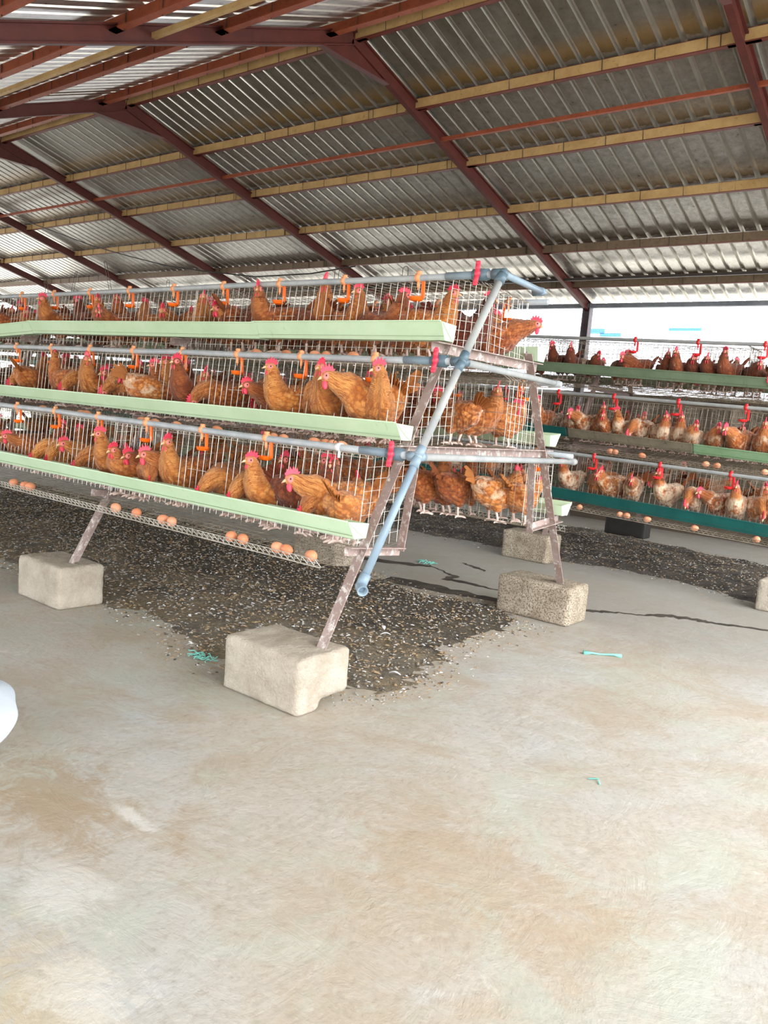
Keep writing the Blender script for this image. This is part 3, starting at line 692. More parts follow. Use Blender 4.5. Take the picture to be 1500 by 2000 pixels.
for k in (1, 2, 3):
    PP[k] = (3.7-NEAR['tiers'][k]['pipe'][0], NEAR['tiers'][k]['pipe'][1])
    pipe_run(k, f'grey water pipe above the {ORD[k]} tier on the front of the near rack', 1)
    pipe_run(k, f'grey water pipe along the rear side of the near rack, {ORD[k]} tier', -1)
# slanted drain pipe at the end with cross branches
root = empty('drain_pipe', 'slanted grey plastic drain pipe across the near rack end, open elbow at its foot', 'drain pipe')
p3 = Vector((-1.98, PP[3][0], PP[3][1])); p2 = Vector((-1.98, PP[2][0], PP[2][1])); p1 = Vector((-1.98, PP[1][0], PP[1][1])); pb = Vector((-1.99, 2.455, .60))
b = MB(); b.tube([p3, p2], .0185, 14); b.tube([p2, p1], .0185, 14); b.build('upper_pipe', M_pvcdust, root, True)
b = MB(); b.tube([p1, pb], .0175, 14); b.build('lower_pipe', M_pvcb, root, True)
def joint(p, dirs, r=.0215, l=.05, mat=None, nm='tee_joint'):
    b = MB(); b.ell(p, r*1.03, r*1.03, r*1.03, 14, 9)
    for d in dirs: d = Vector(d).normalized(); b.tube([p, p+d*l], r, 14)
    return b.build(nm, mat or M_pvcd, root, True)
joint(p3, [(-1, 0, 0), p2-p3], .025, .055, M_pvcd, 'elbow_joint')
joint(p2, [(-1, 0, 0), p3-p2, p1-p2, (-.15, 1, 0)])
joint(p1, [(-1, 0, 0), p2-p1, pb-p1, (-.15, 1, 0)], mat=M_pvcb)
# open elbow at the foot (a real hollow mouth pointing at the aisle)
b = MB(); d = (pb-p1).normalized(); b.tube([pb-d*.04, pb+d*.01], .023, 14)
mouth = Vector((.72, -.55, -.2)).normalized()
b.ell(pb+d*.014, .024, .024, .024, 14, 9); q0 = pb+d*.014; e0 = q0+mouth*.045
b.tube([q0, e0], .023, 16, False)
sd = mouth.cross(Vector((0, 0, 1))).normalized(); uu = sd.cross(mouth)
ring = lambda c, r: [c+(sd*math.cos(2*PI*k/16)+uu*math.sin(2*PI*k/16))*r for k in range(16)]
vs = ring(e0, .0232)+ring(e0, .017)+ring(q0+mouth*.0, .0165)
fs = [(k, (k+1) % 16, 16+(k+1) % 16, 16+k) for k in range(16)]+[(16+k, 16+(k+1) % 16, 32+(k+1) % 16, 32+k) for k in range(16)]+[tuple(range(32, 48))]
b.add(vs, fs); b.build('open_elbow', M_pvcb, root, True)
for p, ye, ze, lb in ((p3, 4.12, 2.05, 0), (p2, 4.44, 1.557, 1), (p1, 4.79, 1.085, 2)):
    e = Vector((-2.20, ye, ze)); b = MB(); b.tube([p, e], .017, 12); b.ell(e, .022, .022, .022, 12, 8); b.tube([e-(e-p).normalized()*.05, e], .0215, 12)
    b.tube([e, e+Vector((-.06, 0, 0))], .0215, 12); b.build('cross_branch', M_pvcdust if lb else M_pvcb, root, True)
# far pipes
for k in (1, 2, 3):
    s, z = FAR['tiers'][k]['pipe']; y = 8.1-s
    rt_ = empty('water_pipe', f'dusty water pipe above the {ORD[k]} tier of the far rack', 'water pipe', (0, 0, 0), 0, 'water pipes on the far rack')
    b = MB(); b.tube([(x, y, z+ftilt(x)*.75) for x in np.arange(.3, -15, -.5)], .0165, 10); b.build('pipe', M_pvcdust, rt_, True)
# ------------------------------------------------------------------ nipple drinkers
def drinker_proto(m1, m2, name, group, cup=True, long=.10):
    root = empty(name, '', 'drinker', (0, 0, 0), 0, group)
    b = MB(); b.tube([(-.014, 0, 0), (.014, 0, 0)], .0205, 12); b.box((-.012, -.008, .012), (.012, .008, .032)); b.build('clip', m2, root, True)
    b = MB(); b.tube([(0, .0, -.018), (0, 0, -.05)], .007, 8); b.tube([(0, 0, -.05), (0, 0, -.062)], .003, 6); b.build('nipple', m2, root, True)
    b = MB(); b.bar((.022, .012, 0), (.024, .016, -long), .017, .010, (0, 1, 0)); b.bar((.022, .0, -.005), (.022, .016, -.005), .012, .012); b.build('arm', m1, root)
    # cup: shallow open dish
    b = MB(); n = 14; c = Vector((-.018, .018, -long)); vs = []
    for (r_, z_) in ((.034, .008), (.030, -.010), (.012, -.017), (.010, -.013), (.027, -.006), (.031, .008)):
        for k in range(n): t = 2*PI*k/n; vs.append(c+Vector((r_*1.15*math.cos(t), r_*math.sin(t), z_)))
    fs = [(i*n+k, i*n+(k+1) % n, (i+1)*n+(k+1) % n, (i+1)*n+k) for i in range(5) for k in range(n)]+[tuple(range(2*n, 3*n)), tuple(range(3*n, 4*n))]
    b.add(vs, fs); b.build('cup', m1, root, True)
    return root
dp = drinker_proto(M_orange, M_peach, 'nipple_drinker', 'orange drinkers on the near rack pipes'); first = True
ordw = ['first', 'second', 'third', 'fourth', 'fifth', 'sixth', 'seventh', 'eighth', 'ninth', 'tenth', 'eleventh', 'twelfth', 'thirteenth']
def ordn(i): return ordw[i] if i < len(ordw) else 'one far along'
for k, x0, n in ((3, -2.47, 10), (2, -2.48, 9), (1, -2.92, 7)):
    for i in range(n):
        x = x0-.503*i; loc = (x, PP[k][0], PP[k][1])
        lb = f'orange cup drinker hanging from the {ORD[k]} front pipe, {ordn(i)} from the near end'
        if first: dp.location = loc; dp['label'] = lb; first = False
        else: copy_tree(dp, loc, R.uniform(-.2, .2), lb)
for k, n in ((3, 5), (2, 4), (1, 4)):
    for i in range(n):
        x = -2.4-.5*i; s = NEAR['tiers'][k]['pipe'][0]
        copy_tree(dp, (x, 3.7+s, NEAR['tiers'][k]['pipe'][1]), PI, f'orange cup drinker on the rear {ORD[k]} pipe, {ordn(i)} from the rack end')
# white nipple near the bottom valve
b = MB(); b.tube([(-.014, 0, 0), (.014, 0, 0)], .0205, 12); b.tube([(0, 0, -.018), (0, 0, -.05)], .007, 8)
tag(b.build('nipple_drinker', M_white, None, True, (-2.43, PP[1][0], PP[1][1])), 'white nipple without a cup on the bottom front pipe near its valve', 'drinker')
dr = drinker_proto(M_redp, M_redp, 'nipple_drinker', 'red drinkers on the far rack pipes', long=.11); first = True
for k, xs in ((2, (-3.6, -3.02, -2.41, -1.83, -4.2)), (1, (-3.02, -1.80, -2.4, -3.6)), (3, (-3.0, -2.4, -1.82))):
    for i, x in enumerate(sorted(xs, reverse=True)):
        s, z = FAR['tiers'][k]['pipe']; loc = (x, 8.1-s, z+ftilt(x)*.75); lb = f'red cup drinker on the far rack {ORD[k]} pipe, {ordn(i)} from the right edge'
        if first: dr.location = loc; dr['label'] = lb; first = False
        else: copy_tree(dr, loc, R.uniform(-.4, .4), lb)
# wire hangers
def hook(loc, h, w_, tilt, label, grp='wire hangers over the pipes'):
    b = MB(); pts = [(-w_/2, 0, -.05)]+[(-w_/2*math.cos(t)+tilt*math.sin(t)*0, 0, h-w_/2+w_/2*math.sin(t)) for t in np.linspace(0, PI, 9)]+[(w_/2, 0, -.05)]
    pts = [(p[0]+tilt*max(0, p[2]), p[1], p[2]) for p in pts]
    b.tube(pts, .0018, 5); o = b.build('wire_hanger', M_hook, None, True, loc); tag(o, label, 'wire hanger', grp)
for i, (x, h, w_, t) in enumerate([(-2.56, .06, .035, 0), (-3.04, .08, .03, .1), (-3.75, .05, .05, 0), (-4.55, .06, .03, 0), (-5.2, .22, .03, -.5), (-5.75, .16, .03, .4), (-6.1, .10, .04, -.2)]):
    hook((x, PP[3][0], PP[3][1]), h, w_, t, f'thin wire loop over the top front pipe, {ordn(i)} from the near end')
for k in (2, 1):
    for i in range(6):
        hook((-2.55-.62*i+.1*k, PP[k][0]-.005, PP[k][1]), .032, .03, 0, f'thin wire loop over the {ORD[k]} front pipe, {ordn(i)} from the near end')
for i, x in enumerate((-3.05, -2.5, -1.9)):
    hook((x+.05, 7.6, 2.19+ftilt(x)), .09, .12, 0, f'square wire loop above the far rack top pipe, {ordn(2-i)} from the right')

# ================================================================== EGGS
b = MB(); n = 14; m_ = 10; vs = []
for i in range(m_+1):
    th = PI*i/m_; z = math.cos(th); r_ = math.sin(th)*(1-.12*z)
    for k in range(n): ph = 2*PI*k/n; vs.append((.0285*z, .0222*r_*math.cos(ph), .0222*r_*math.sin(ph)))
b.add(vs, [(i*n+k, (i+1)*n+k, (i+1)*n+(k+1) % n, i*n+(k+1) % n) for i in range(m_) for k in range(n)]); egg_me = b.mesh('egg', M_egg, True)
def egg(x, y, z, lb, g):
    o = obj('brown_egg', egg_me, None, (x, y, z)); o.rotation_euler = (R.uniform(-.3, .3), R.uniform(-.2, .2), R.uniform(0, PI)); s = R.uniform(1.14, 1.25); o.scale = (s, s, s)
    tag(o, lb, 'egg', g)
E1 = [-2.35, -2.5, -2.56, -2.80, -2.88, -3.35, -3.42, -3.66, -3.86, -4.80, -4.86, -5.01]
for i, x in enumerate(E1):
    z = NEAR['tiers'][1]['e'][1]+.032
    egg(x, 2.525, z, f'brown egg in the bottom front tray of the near rack, {ordn(i)} from the near end', 'eggs in the bottom tray')
E2 = [-2.48, -2.54, -2.59, -2.66, -2.88, -2.95, -3.39, -3.75, -3.95, -4.08, -4.68, -4.75, -5.23]
for i, x in enumerate(E2): egg(x, 2.825, NEAR['tiers'][2]['e'][1]+.034, f'brown egg in the middle front tray of the near rack, {ordn(i)} from the near end', 'eggs in the middle tray')
for i, x in enumerate([-2.72, -2.91, -2.99, -3.21, -3.45]): egg(x, 3.13, NEAR['tiers'][3]['e'][1]+.034, f'brown egg in the top front tray, {ordn(i)} from the near end', 'eggs in the top tray')
for k, xs in ((1, (-1.50, -1.99, -2.4, -2.59, -2.65, -3.04)), (2, (-1.57, -1.96, -2.05, -2.62, -2.88, -2.93))):
    e = FAR['tiers'][k]['e']
    for i, x in enumerate(xs): egg(x, 8.1-e[0]+.03, e[1]+ftilt(x)+.03, f'brown egg in the far rack {ORD[k]} tray, {ordn(i)} from the right', 'eggs in the far rack trays')

# ================================================================== HENS
BODY = [(-.165, 0, .215, .012, .022), (-.125, 0, .198, .046, .052), (-.065, 0, .168, .070, .074), (0, 0, .152, .080, .080), (.05, 0, .160, .075, .078), (.085, 0, .185, .060, .064)]
POSE = {
 'U': ([(.104, 0, .222, .044, .047), (.114, 0, .258, .035, .036), (.120, 0, .288, .028, .028), (.127, 0, .311, .023, .024)], (1, 0, .0)),
 'T': ([(.104, 0, .222, .044, .047), (.114, .004, .258, .035, .036), (.118, .006, .288, .028, .028), (.122, .012, .311, .023, .024)], (.25, .97, -.05)),
 'V': ([(.104, 0, .222, .044, .047), (.114, -.004, .258, .035, .036), (.118, -.006, .288, .028, .028), (.122, -.012, .311, .023, .024)], (.35, -.93, -.1)),
 'F': ([(.120, 0, .205, .047, .048), (.155, .0, .214, .037, .037), (.185, 0, .226, .029, .029), (.207, 0, .236, .023, .024)], (.98, 0, -.15)),
 'G': ([(.118, .005, .205, .047, .048), (.150, .022, .214, .037, .037), (.172, .046, .222, .029, .029), (.182, .070, .228, .023, .024)], (.4, .9, -.3)),
 'D': ([(.118, 0, .190, .047, .050), (.152, 0, .175, .038, .040), (.178, 0, .150, .030, .030), (.190, 0, .124, .023, .024)], (.35, 0, -.94)),
 'S': ([(.104, 0, .205, .050, .055), (.116, 0, .232, .040, .040), (.125, .01, .250, .030, .028), (.134, .016, .264, .023, .024)], (.85, .5, -.1)),
}
def cr(p, t):
    n = len(p)-1; i = min(int(t), n-1); f = t-i; a = p[max(i-1, 0)]; b_ = p[i]; c = p[i+1]; d = p[min(i+2, n)]
    return .5*((2*b_)+(-a+c)*f+(2*a-5*b_+4*c-d)*f*f+(-a+3*b_-3*c+d)*f**3)
def hen_meshes(pose, voxel, tag_='', seed=0):
    rr = random.Random(seed)
    neck, hd = POSE[pose]; hd = Vector(hd).normalized(); hp = Vector(neck[-1][:3])
    pts = BODY+neck; hx = [(*(hp+hd*.020), .018, .020), (*(hp+hd*.034), .010, .013)]
    A = np.array(pts+hx, float); NS = 40
    A[len(BODY):len(pts)-1, 3:5] *= 1.2; A[2:6, 3:5] *= 1.05
    S = [cr(A, t) for t in np.linspace(0, len(A)-1, NS)]
    b = MB(); n = 16; vs = []
    P_ = [Vector(s[:3]) for s in S]
    for i, s in enumerate(S):
        d = (P_[min(i+1, NS-1)]-P_[max(i-1, 0)]).normalized()
        side = Vector((0, 1, 0)) - d*d.y
        if side.length < .3: side = d.cross(Vector((0, 0, 1)))
        side.normalize(); u = d.cross(side)
        for k in range(n):
            t = 2*PI*k/n; rz = max(.004, s[4]); ry = max(.004, s[3])
            vs.append(P_[i]+side*(ry*math.cos(t))+u*(rz*math.sin(t)))
    b.add(vs, [(i*n+k, i*n+(k+1) % n, (i+1)*n+(k+1) % n, (i+1)*n+k) for i in range(NS-1) for k in range(n)]+[tuple(range(n-1, -1, -1)), tuple((NS-1)*n+k for k in range(n))])
    b.ell(hp, .0235, .022, .024, 12, 8)
    for sg in (-1, 1):
        b.ell((-.035, sg*.066, .178), .100, .022, .050, 14, 9, Matrix.Rotation(.16, 3, 'Y')@Matrix.Rotation(sg*.08, 3, 'Z'))
        b.ell((-.10, sg*.050, .200), .065, .016, .030, 12, 8, Matrix.Rotation(.25, 3, 'Y')@Matrix.Rotation(sg*.28, 3, 'Z'))
        b.ell((-.005, sg*.042, .105), .038, .030, .050, 12, 8)
        b.tube([(-.005, sg*.042, .085), (-.012, sg*.040, .058)], [.022, .010], 10)
    b.ell((-.10, 0, .155), .055, .052, .050, 12, 8)
    me = b.mesh('tmp', M_feather); o = bpy.data.objects.new('tmp', me); C.objects.link(o)
    md = o.modifiers.new('r', 'REMESH'); md.mode = 'VOXEL'; md.voxel_size = voxel; md.use_smooth_shade = True
    ms = o.modifiers.new('s', 'SMOOTH'); ms.factor = .5; ms.iterations = 3 if voxel < .008 else 1
    dg = bpy.context.evaluated_depsgraph_get(); dg.update()
    out = bpy.data.meshes.new_from_object(o.evaluated_get(dg)); out.name = 'hen_'+pose
    bpy.data.objects.remove(o); bpy.data.meshes.remove(me)
    nv = len(out.vertices); co = np.empty(nv*3); out.vertices.foreach_get('co', co); co = co.reshape(-1, 3)
    SP = np.array([s[:3] for s in S]); arc = np.concatenate([[0], np.cumsum(np.linalg.norm(np.diff(SP, axis=0), axis=1))])
    d2 = ((co[:, None, :]-SP[None])**2).sum(2); ix = d2.argmin(1)
    rel = co-SP[ix]; ang = np.arctan2(rel[:, 2], np.abs(rel[:, 1])+1e-5); rad = np.linalg.norm(rel, axis=1)
    u = arc[ix]+rel[:, 0]*.5*0; tt = ix/(NS-1)*(len(A)-1)
    # along-body coordinate continuous by projecting on the local tangent
    T_ = np.gradient(SP, axis=0); T_ /= np.linalg.norm(T_, axis=1)[:, None]; u = arc[ix]+(rel*T_[ix]).sum(1)
    reg = np.clip((tt-4.2)/3., 0, 1)
    v = ang*rad*np.sign(rel[:, 1]+1e-9)
    # ragged plumage relief
    nrm = rel/(rad[:, None]+1e-6)
    rg = .0022*np.sin(u*190+3*np.sin(v*110+seed))*np.sin(v*150+seed)+.0015*np.sin(u*420+v*230)
    rg *= (tt < 8.6)
    co = co+nrm*rg[:, None]
    at = out.attributes.new('fuv', 'FLOAT_VECTOR', 'POINT'); at.data.foreach_set('vector', np.stack([u, v, reg], 1).astype('f').ravel())
    out.vertices.foreach_set('co', co.ravel()); out.materials.clear(); out.materials.append(M_feather)
    out.polygons.foreach_set('use_smooth', [True]*len(out.polygons)); out.update()
    # head frame
    f = hd; sd = Vector((0, 0, 1)).cross(f)
    if sd.length < .2: sd = Vector((0, 1, 0))
    sd.normalize(); uu = f.cross(sd)
    H_ = Matrix((f, sd, uu)).transposed()
    def X(x, y, z): return hp+H_ @ Vector((x, y, z))
    comb = MB(); prof = [(.030, .014), (.034, .026), (.027, .030), (.023, .042), (.014, .034), (.009, .050), (.001, .036), (-.007, .050), (-.012, .034), (-.022, .042), (-.024, .026), (-.034, .026), (-.020, .012), (0, .016)]
    th = .0045; lean = rr.uniform(-.25, .35)
    vs = [X(x, sg*th*(1-.5*max(0, (z-.02)/.03))+lean*max(0, z-.018), z) for sg in (-1, 1) for x, z in prof]; N = len(prof)
    comb.add(vs, [tuple(range(N)), tuple(range(2*N-1, N-1, -1))]+[(i, N+i, N+(i+1) % N, (i+1) % N) for i in range(N)])
    face = MB()
    for sg in (-1, 1): face.ell(X(.010, sg*.0125, .001), .018, .0105, .015, 10, 7, H_)
    face.ell(X(.024, 0, .008), .010, .009, .009, 8, 6, H_)
    wat = MB()
    for sg in (-1, 1): wat.ell(X(.018, sg*.0085, -.028), .011, .0045, .019, 10, 7, H_@Matrix.Rotation(sg*.18, 3, 'X'))
    beak = MB(); beak.tube([X(.026, 0, -.001), X(.038, 0, -.003), X(.050, 0, -.010)], [.0085, .006, .001], 8)
    eyes = []
    for sg in (-1, 1):
        e = MB(); e.ell(X(.013, sg*.0215, .004), .0042, .0028, .0042, 8, 6, H_); eyes.append(e)
    tail = MB()
    for i in range(7):
        a = .35+.13*i+rr.uniform(-.05, .05); yy_ = (i-3)*.008; l = rr.uniform(.085, .12)
        p = Vector((-.135, yy_*.5, .200)); q = p+Vector((-math.cos(a)*l*.6, yy_, math.sin(a)*l*.6)); e = p+Vector((-math.cos(a-.12)*l, yy_*1.6, math.sin(a-.12)*l))
        ax = Vector((math.sin(a), 0, math.cos(a)))
        for (s0, s1, w0, w1) in ((p, q, .016, .026), (q, e, .026, .014)):
            v = [s0-ax*w0/2, s0+ax*w0/2, s1+ax*w1/2, s1-ax*w1/2]; o_ = Vector((0, .0016, 0))
            tail.add([x-o_ for x in v]+[x+o_ for x in v], [(3,2,1,0),(4,5,6,7),(0,1,5,4),(1,2,6,5),(2,3,7,6),(3,0,4,7)])
    legs = []
    for sg in (-1, 1):
        l = MB(); fx = rr.uniform(-.012, .012)
        l.tube([(-.012, sg*.040, .066), (fx-.004, sg*.040, .034), (fx, sg*.040, .010)], [.0085, .0066, .0080], 8)
        for a, ln in ((-.5, .052), (0, .062), (.5, .052), (PI-.2*sg, .028)):
            d = Vector((math.cos(a), math.sin(a), 0)); c0 = Vector((fx, sg*.040, .010))
            l.tube([c0, c0+d*ln*.5+Vector((0, 0, .001)), c0+d*ln*.85+Vector((0, 0, -.004)), c0+d*ln+Vector((0, 0, -.008))], [.0070, .0062, .0052, .0016], 7)
        legs.append(l)
    if voxel < .008:
        return dict(body=out, tail=tail.mesh('tail', M_tail), comb=comb.mesh('comb', M_comb), face=face.mesh('face', M_face, True), wattles=wat.mesh('wattles', M_comb, True), beak=beak.mesh('beak', M_beak, True),
                    eyes=[e.mesh('eye', M_eye, True) for e in eyes], legs=[l.mesh('leg', M_leg, True) for l in legs])
    # one joined mesh for hens too small to show parts
    J = MB(); 
    for mb_, mi in ((tail, 1), (comb, 2), (face, 3), (wat, 2), (beak, 4), (legs[0], 5), (legs[1], 5)):
        J.add(mb_.v, mb_.f, mi)
    nv = len(out.vertices); vs = [tuple(c) for c in co]+J.v; fs = [tuple(p.vertices) for p in out.polygons]+[tuple(nv+i for i in f_) for f_ in J.f]
    me = bpy.data.meshes.new('hen_small_'+pose); me.from_pydata(vs, [], fs)
    for mt in (M_feather, M_tail, M_comb, M_face, M_beak, M_leg): me.materials.append(mt)
    me.polygons.foreach_set('material_index', [0]*len(out.polygons)+J.m); me.polygons.foreach_set('use_smooth', [True]*len(out.polygons)+[i not in (1, 2) for i in J.m])
    at = me.attributes.new('fuv', 'FLOAT_VECTOR', 'POINT'); arr = np.zeros((len(vs), 3), 'f'); arr[:nv] = np.stack([u, np.zeros_like(u)+ang*rad*np.sign(rel[:, 1]+1e-9), reg], 1); at.data.foreach_set('vector', arr.ravel())
    me.update(); return me
HM = {p: hen_meshes(p, .0062, seed=i) for i, p in enumerate(POSE)}
HS = {p: hen_meshes(p, .011, seed=i+9) for i, p in enumerate(POSE)}
def color(o, c):
    o.color = c
def settle(x, y, z, ang, pose, D, rear, k, sc_=1.1, poke=False):
    T = D['tiers'][k]; o1 = T['tr'][0]; sg = 1 if rear else -1
    p = POSE[pose][0][-1]; ca, sa = math.cos(ang), math.sin(ang); hy = y+(p[0]*sa+p[1]*ca)*sc_; hz = z+p[2]*sc_
    lim = o1[0]-(.085 if pose == 'D' else .06)
    if hz < o1[1]+.09:
        sh = (hy-D['yc'])*sg
        if sh > lim: y -= sg*(sh-lim)
    if D is NEAR and not poke:
        ext = .27*abs(ca) if ca < 0 else .19*ca
        x = min(x, -2.29-ext-.03)
    return x, y
def hen(x, y, z, ang, pose, shade, label, group, zs=1., white=.3, detail=True, sc_=1.10):
    col = (shade, white, R.random(), 1)
    if detail:
        m = HM[pose]; r = empty('brown_hen', label, 'hen', (x, y, z), ang, group); r.scale = (sc_, sc_, sc_*zs)
        bo = obj('body', m['body'], r); bo.color = col
        for k in ('tail', 'comb', 'face', 'wattles', 'beak'): q = obj(k, m[k], r); q.color = col
        for e in m['eyes']: obj('eye', e, r)
        for l in m['legs']: obj('leg', l, r)
    else:
        r = obj('brown_hen', HS[pose]); r.location = (x, y, z); r.rotation_euler = (0, 0, ang); r.scale = (sc_, sc_, sc_*zs); r.color = col; tag(r, label, 'hen', group)
    return r
HX = {p: POSE[p][0][-1][:2] for p in POSE}
FL = {1: .662, 2: 1.142, 3: 1.592}
# head position x, y, tier, pose, facing (degrees), shade, height factor, words
HENS = [
(-4.25,3.36,3,'U',-35,.35,1.02,'pale faced, upright neck beside a drinker'), (-4.00,3.30,3,'F',-95,.45,1.0,'leaning its red comb left beside the pale faced one'), (-4.05,3.60,3,'S',100,.75,1.1,'turned away with its brown back'),
(-3.50,3.46,3,'D',170,.85,1.0,'dark, bent down with its tail feathers fanned up'), (-3.62,3.75,3,'U',10,.9,1.0,'dark, far back, looking right'), (-3.17,3.36,3,'U',-60,.45,1.17,'tallest, stretching its neck up to the water pipe'),
(-2.92,3.36,3,'V',-30,.5,1.02,'red combed, looking right beside the tallest one'), (-2.80,3.62,3,'S',120,.6,1.0,'blurred brown back behind the looking one'), (-2.32,3.47,3,'U',5,.3,1.0,'golden necked, looking right at the rack end'),
(-2.36,3.82,3,'U',30,1.,1.08,'very dark, behind the slanted pipe'), (-2.18,3.99,3,'F',25,.8,1.0,'dark red, pushing its head out at the rear corner'),
(-5.93,2.98,2,'D',-110,.25,1.,'pale headed, bent over the trough at the far left'), (-5.86,3.2,2,'U',120,.4,1.,'golden, turned away near the far left'), (-5.60,3.25,2,'U',-90,.85,1.,'dark, standing back under the third drinker'),
(-5.20,2.98,2,'D',-100,.35,1.0,'golden, comb down over the trough'), (-4.94,3.02,2,'T',-80,.3,1.,'golden, head raised to the right'), (-4.85,3.12,2,'F',-100,.8,1.,'dark necked with a red comb'),
(-4.66,2.96,2,'D',-120,.5,1.,'comb down, one of a crowded pair'), (-4.55,3.02,2,'G',-70,.3,1.,'golden, facing right in the crowd'), (-4.21,3.14,2,'U',60,.35,1.,'speckled, facing away upright'),
(-4.26,3.34,2,'U',-90,.9,1.,'dark red, standing behind the speckled one'), (-3.83,3.13,2,'S',-80,.5,1.,'comb on end, facing the camera'), (-3.28,2.99,2,'F',-100,.8,.92,'dark headed, leaning left'),
(-3.12,3.0,2,'U',-110,.08,1.0,'light golden, upright and looking left'), (-2.88,3.10,2,'S',-60,.35,1.,'red faced, between two golden ones'), (-2.76,2.99,2,'U',-75,.35,1.02,'largest pale comb, standing just behind the bars'),
(-2.63,2.93,2,'F',-125,.3,1.18,'big golden body, head pushed left over the trough'), (-2.42,3.03,2,'V',-50,.25,1.05,'red combed, looking right by the mauve leg'), (-2.40,3.3,2,'S',150,.25,1.1,'golden body seen side on behind the slanted pipe'),
(-5.91,2.9,1,'U',-90,.7,1.,'comb high at the left edge'), (-5.66,2.77,1,'F',-100,.3,1.,'cut by the left edge'), (-5.47,2.77,1,'F',-115,.7,.95,'leaning left at the far left'),
(-5.08,2.72,1,'D',-100,.05,1.,'golden arched back with its head down'), (-4.95,2.74,1,'D',-70,.1,1.,'pale necked, feeding'), (-4.78,2.8,1,'F',-100,.35,1.,'golden back with a red comb left'), (-4.58,2.74,1,'D',-110,.45,1.,'brown neck ruffled over the trough'),
(-4.29,2.74,1,'U',-115,.35,1.05,'bright comb raised, looking left'), (-4.01,2.76,1,'F',-90,.8,1.,'dark, squeezed beside the raised comb'), (-3.80,2.73,1,'F',-110,.65,1.1,'dark red, comb forward'), (-3.69,2.78,1,'U',-75,.25,1.07,'slim golden neck looking at the camera'),
(-3.29,2.68,1,'D',-100,.35,1.,'big comb lowered beside the trough'), (-3.05,2.66,1,'D',-90,.2,1.,'golden neck plunged into the trough'), (-2.94,2.74,1,'U',-110,.2,1.0,'golden, red wattles, looking left under a drinker'), (-2.98,3.0,1,'U',-80,.9,1.,'small dark one far behind'),
(-2.54,2.64,1,'D',-100,.6,1.,'dark head buried in the trough end'), (-2.50,2.70,1,'F',-125,.3,1.12,'largest golden one, comb forward near the trough end'), (-2.36,2.99,1,'S',110,.3,1.,'golden rump against the end grid'),
(-2.40,4.05,2,'V',10,.5,1.0,'rear side, red wattles at the end grid'), (-2.40,4.28,2,'F',40,.55,1.,'rear side, beside the green trough'), (-2.50,3.95,2,'S',170,.5,1.,'rear side, white patched body filling the end grid'),
(-2.9,4.33,1,'U',60,.7,1.1,'rear side, dark, left of the inner post'), (-2.75,4.43,1,'U',80,.75,1.1,'rear side, dark red, second left of the inner post'), (-2.8,4.5,1,'D',60,.8,1.,'rear side, comb low behind the grid'),
(-2.46,4.5,1,'S',60,.25,1.1,'rear side, pale patched golden body beside the inner post'), (-2.40,4.72,1,'F',90,.3,1.,'rear side, golden, right of the inner post')]
occ = {}
for (hx, hy, k, po, a, sh, zs, words) in HENS:
    ang = math.radians(a); ox, oy = HX[po]; x = hx-(ox*math.cos(ang)-oy*math.sin(ang)); y = hy-(ox*math.sin(ang)+oy*math.cos(ang))
    rear = y > 3.7; 
    if not rear:                                                 # feet stay on the cage floor
        lo = 3.7-NEAR['tiers'][k]['f'][0]+.04; hi = 3.7-NEAR['tiers'][k]['b'][0]-.02 if k < 3 else 3.66
        y = min(max(y-(.045 if po != 'D' and k < 3 else 0), lo-.01), hi)
    x, y = settle(x, y, FL[k], ang, po, NEAR, rear, k, poke='pushing' in words)
    white = .2 if sh < .5 else .0
    if 'patched' in words or 'speckled' in words: white = .5
    hen(x, y, FL[k], ang, po, sh, f'near rack {ORD[k]} tier hen, {words}', 'hens in the near rack', zs, white)
    occ.setdefault((k, rear), []).append((x, y))
poses = list('UTVFGSSD')
def fill(D, k, rear, xs, n, detail, grp, lab, minD=.13, white=.1, shade=(.2, .95), bias=None):
    T = D['tiers'][k]; cnt = 0; tries = 0; pl = occ.setdefault((k, rear, D['yc']) if D is FAR else (k, rear), [])
    while cnt < n and tries < n*60:
        tries += 1; x = R.uniform(*xs); s = R.uniform(T['b'][0]+.07, T['f'][0]-.05)
        y = D['yc']+(s if rear else -s)
        if any((x-a)**2+(y-b_)**2 < minD**2 for a, b_ in pl): continue
        pl.append((x, y)); front = (-90 if not rear else 90)
        a = front+R.gauss(0, 38) if R.random() < .7 else R.uniform(0, 360)
        z = (FL[k] if D is NEAR else T['f'][1]+.012+ftilt(x))
        po = R.choice(poses); a = math.radians(a); x, y = settle(x, y, z, a, po, D, rear, k)
        hen(x, y, z, a, po, R.uniform(*shade), lab, grp, R.uniform(.92, 1.08), R.uniform(0, white*2), detail and x > -5.2)
        cnt += 1
for k, n in ((1, 13), (2, 13), (3, 15)):
    fill(NEAR, k, False, (-6.0, -2.4), n, True, f'crowded hens of the {ORD[k]} front row', f'FILL hen in the near rack {ORD[k]} front crowd, ORD from the near end', .135)
    fill(NEAR, k, False, (-8.6, -6.0), 9, False, f'far left hens of the {ORD[k]} front row', f'FILL hen in the near rack {ORD[k]} front tier, ORD beyond the third frame', .15)
for k, n in ((1, 9), (2, 10), (3, 12)):
    fill(NEAR, k, True, (-4.6, -2.4), n, True, f'crowded hens of the {ORD[k]} rear row', f'FILL hen in the near rack {ORD[k]} rear crowd, ORD from the near end', .145, shade=(.3, .9))
    fill(NEAR, k, True, (-8.6, -4.6), 9, False, f'far hens of the {ORD[k]} rear row', f'FILL hen deep in the near rack {ORD[k]} rear tier, ORD past the second frame', .16)
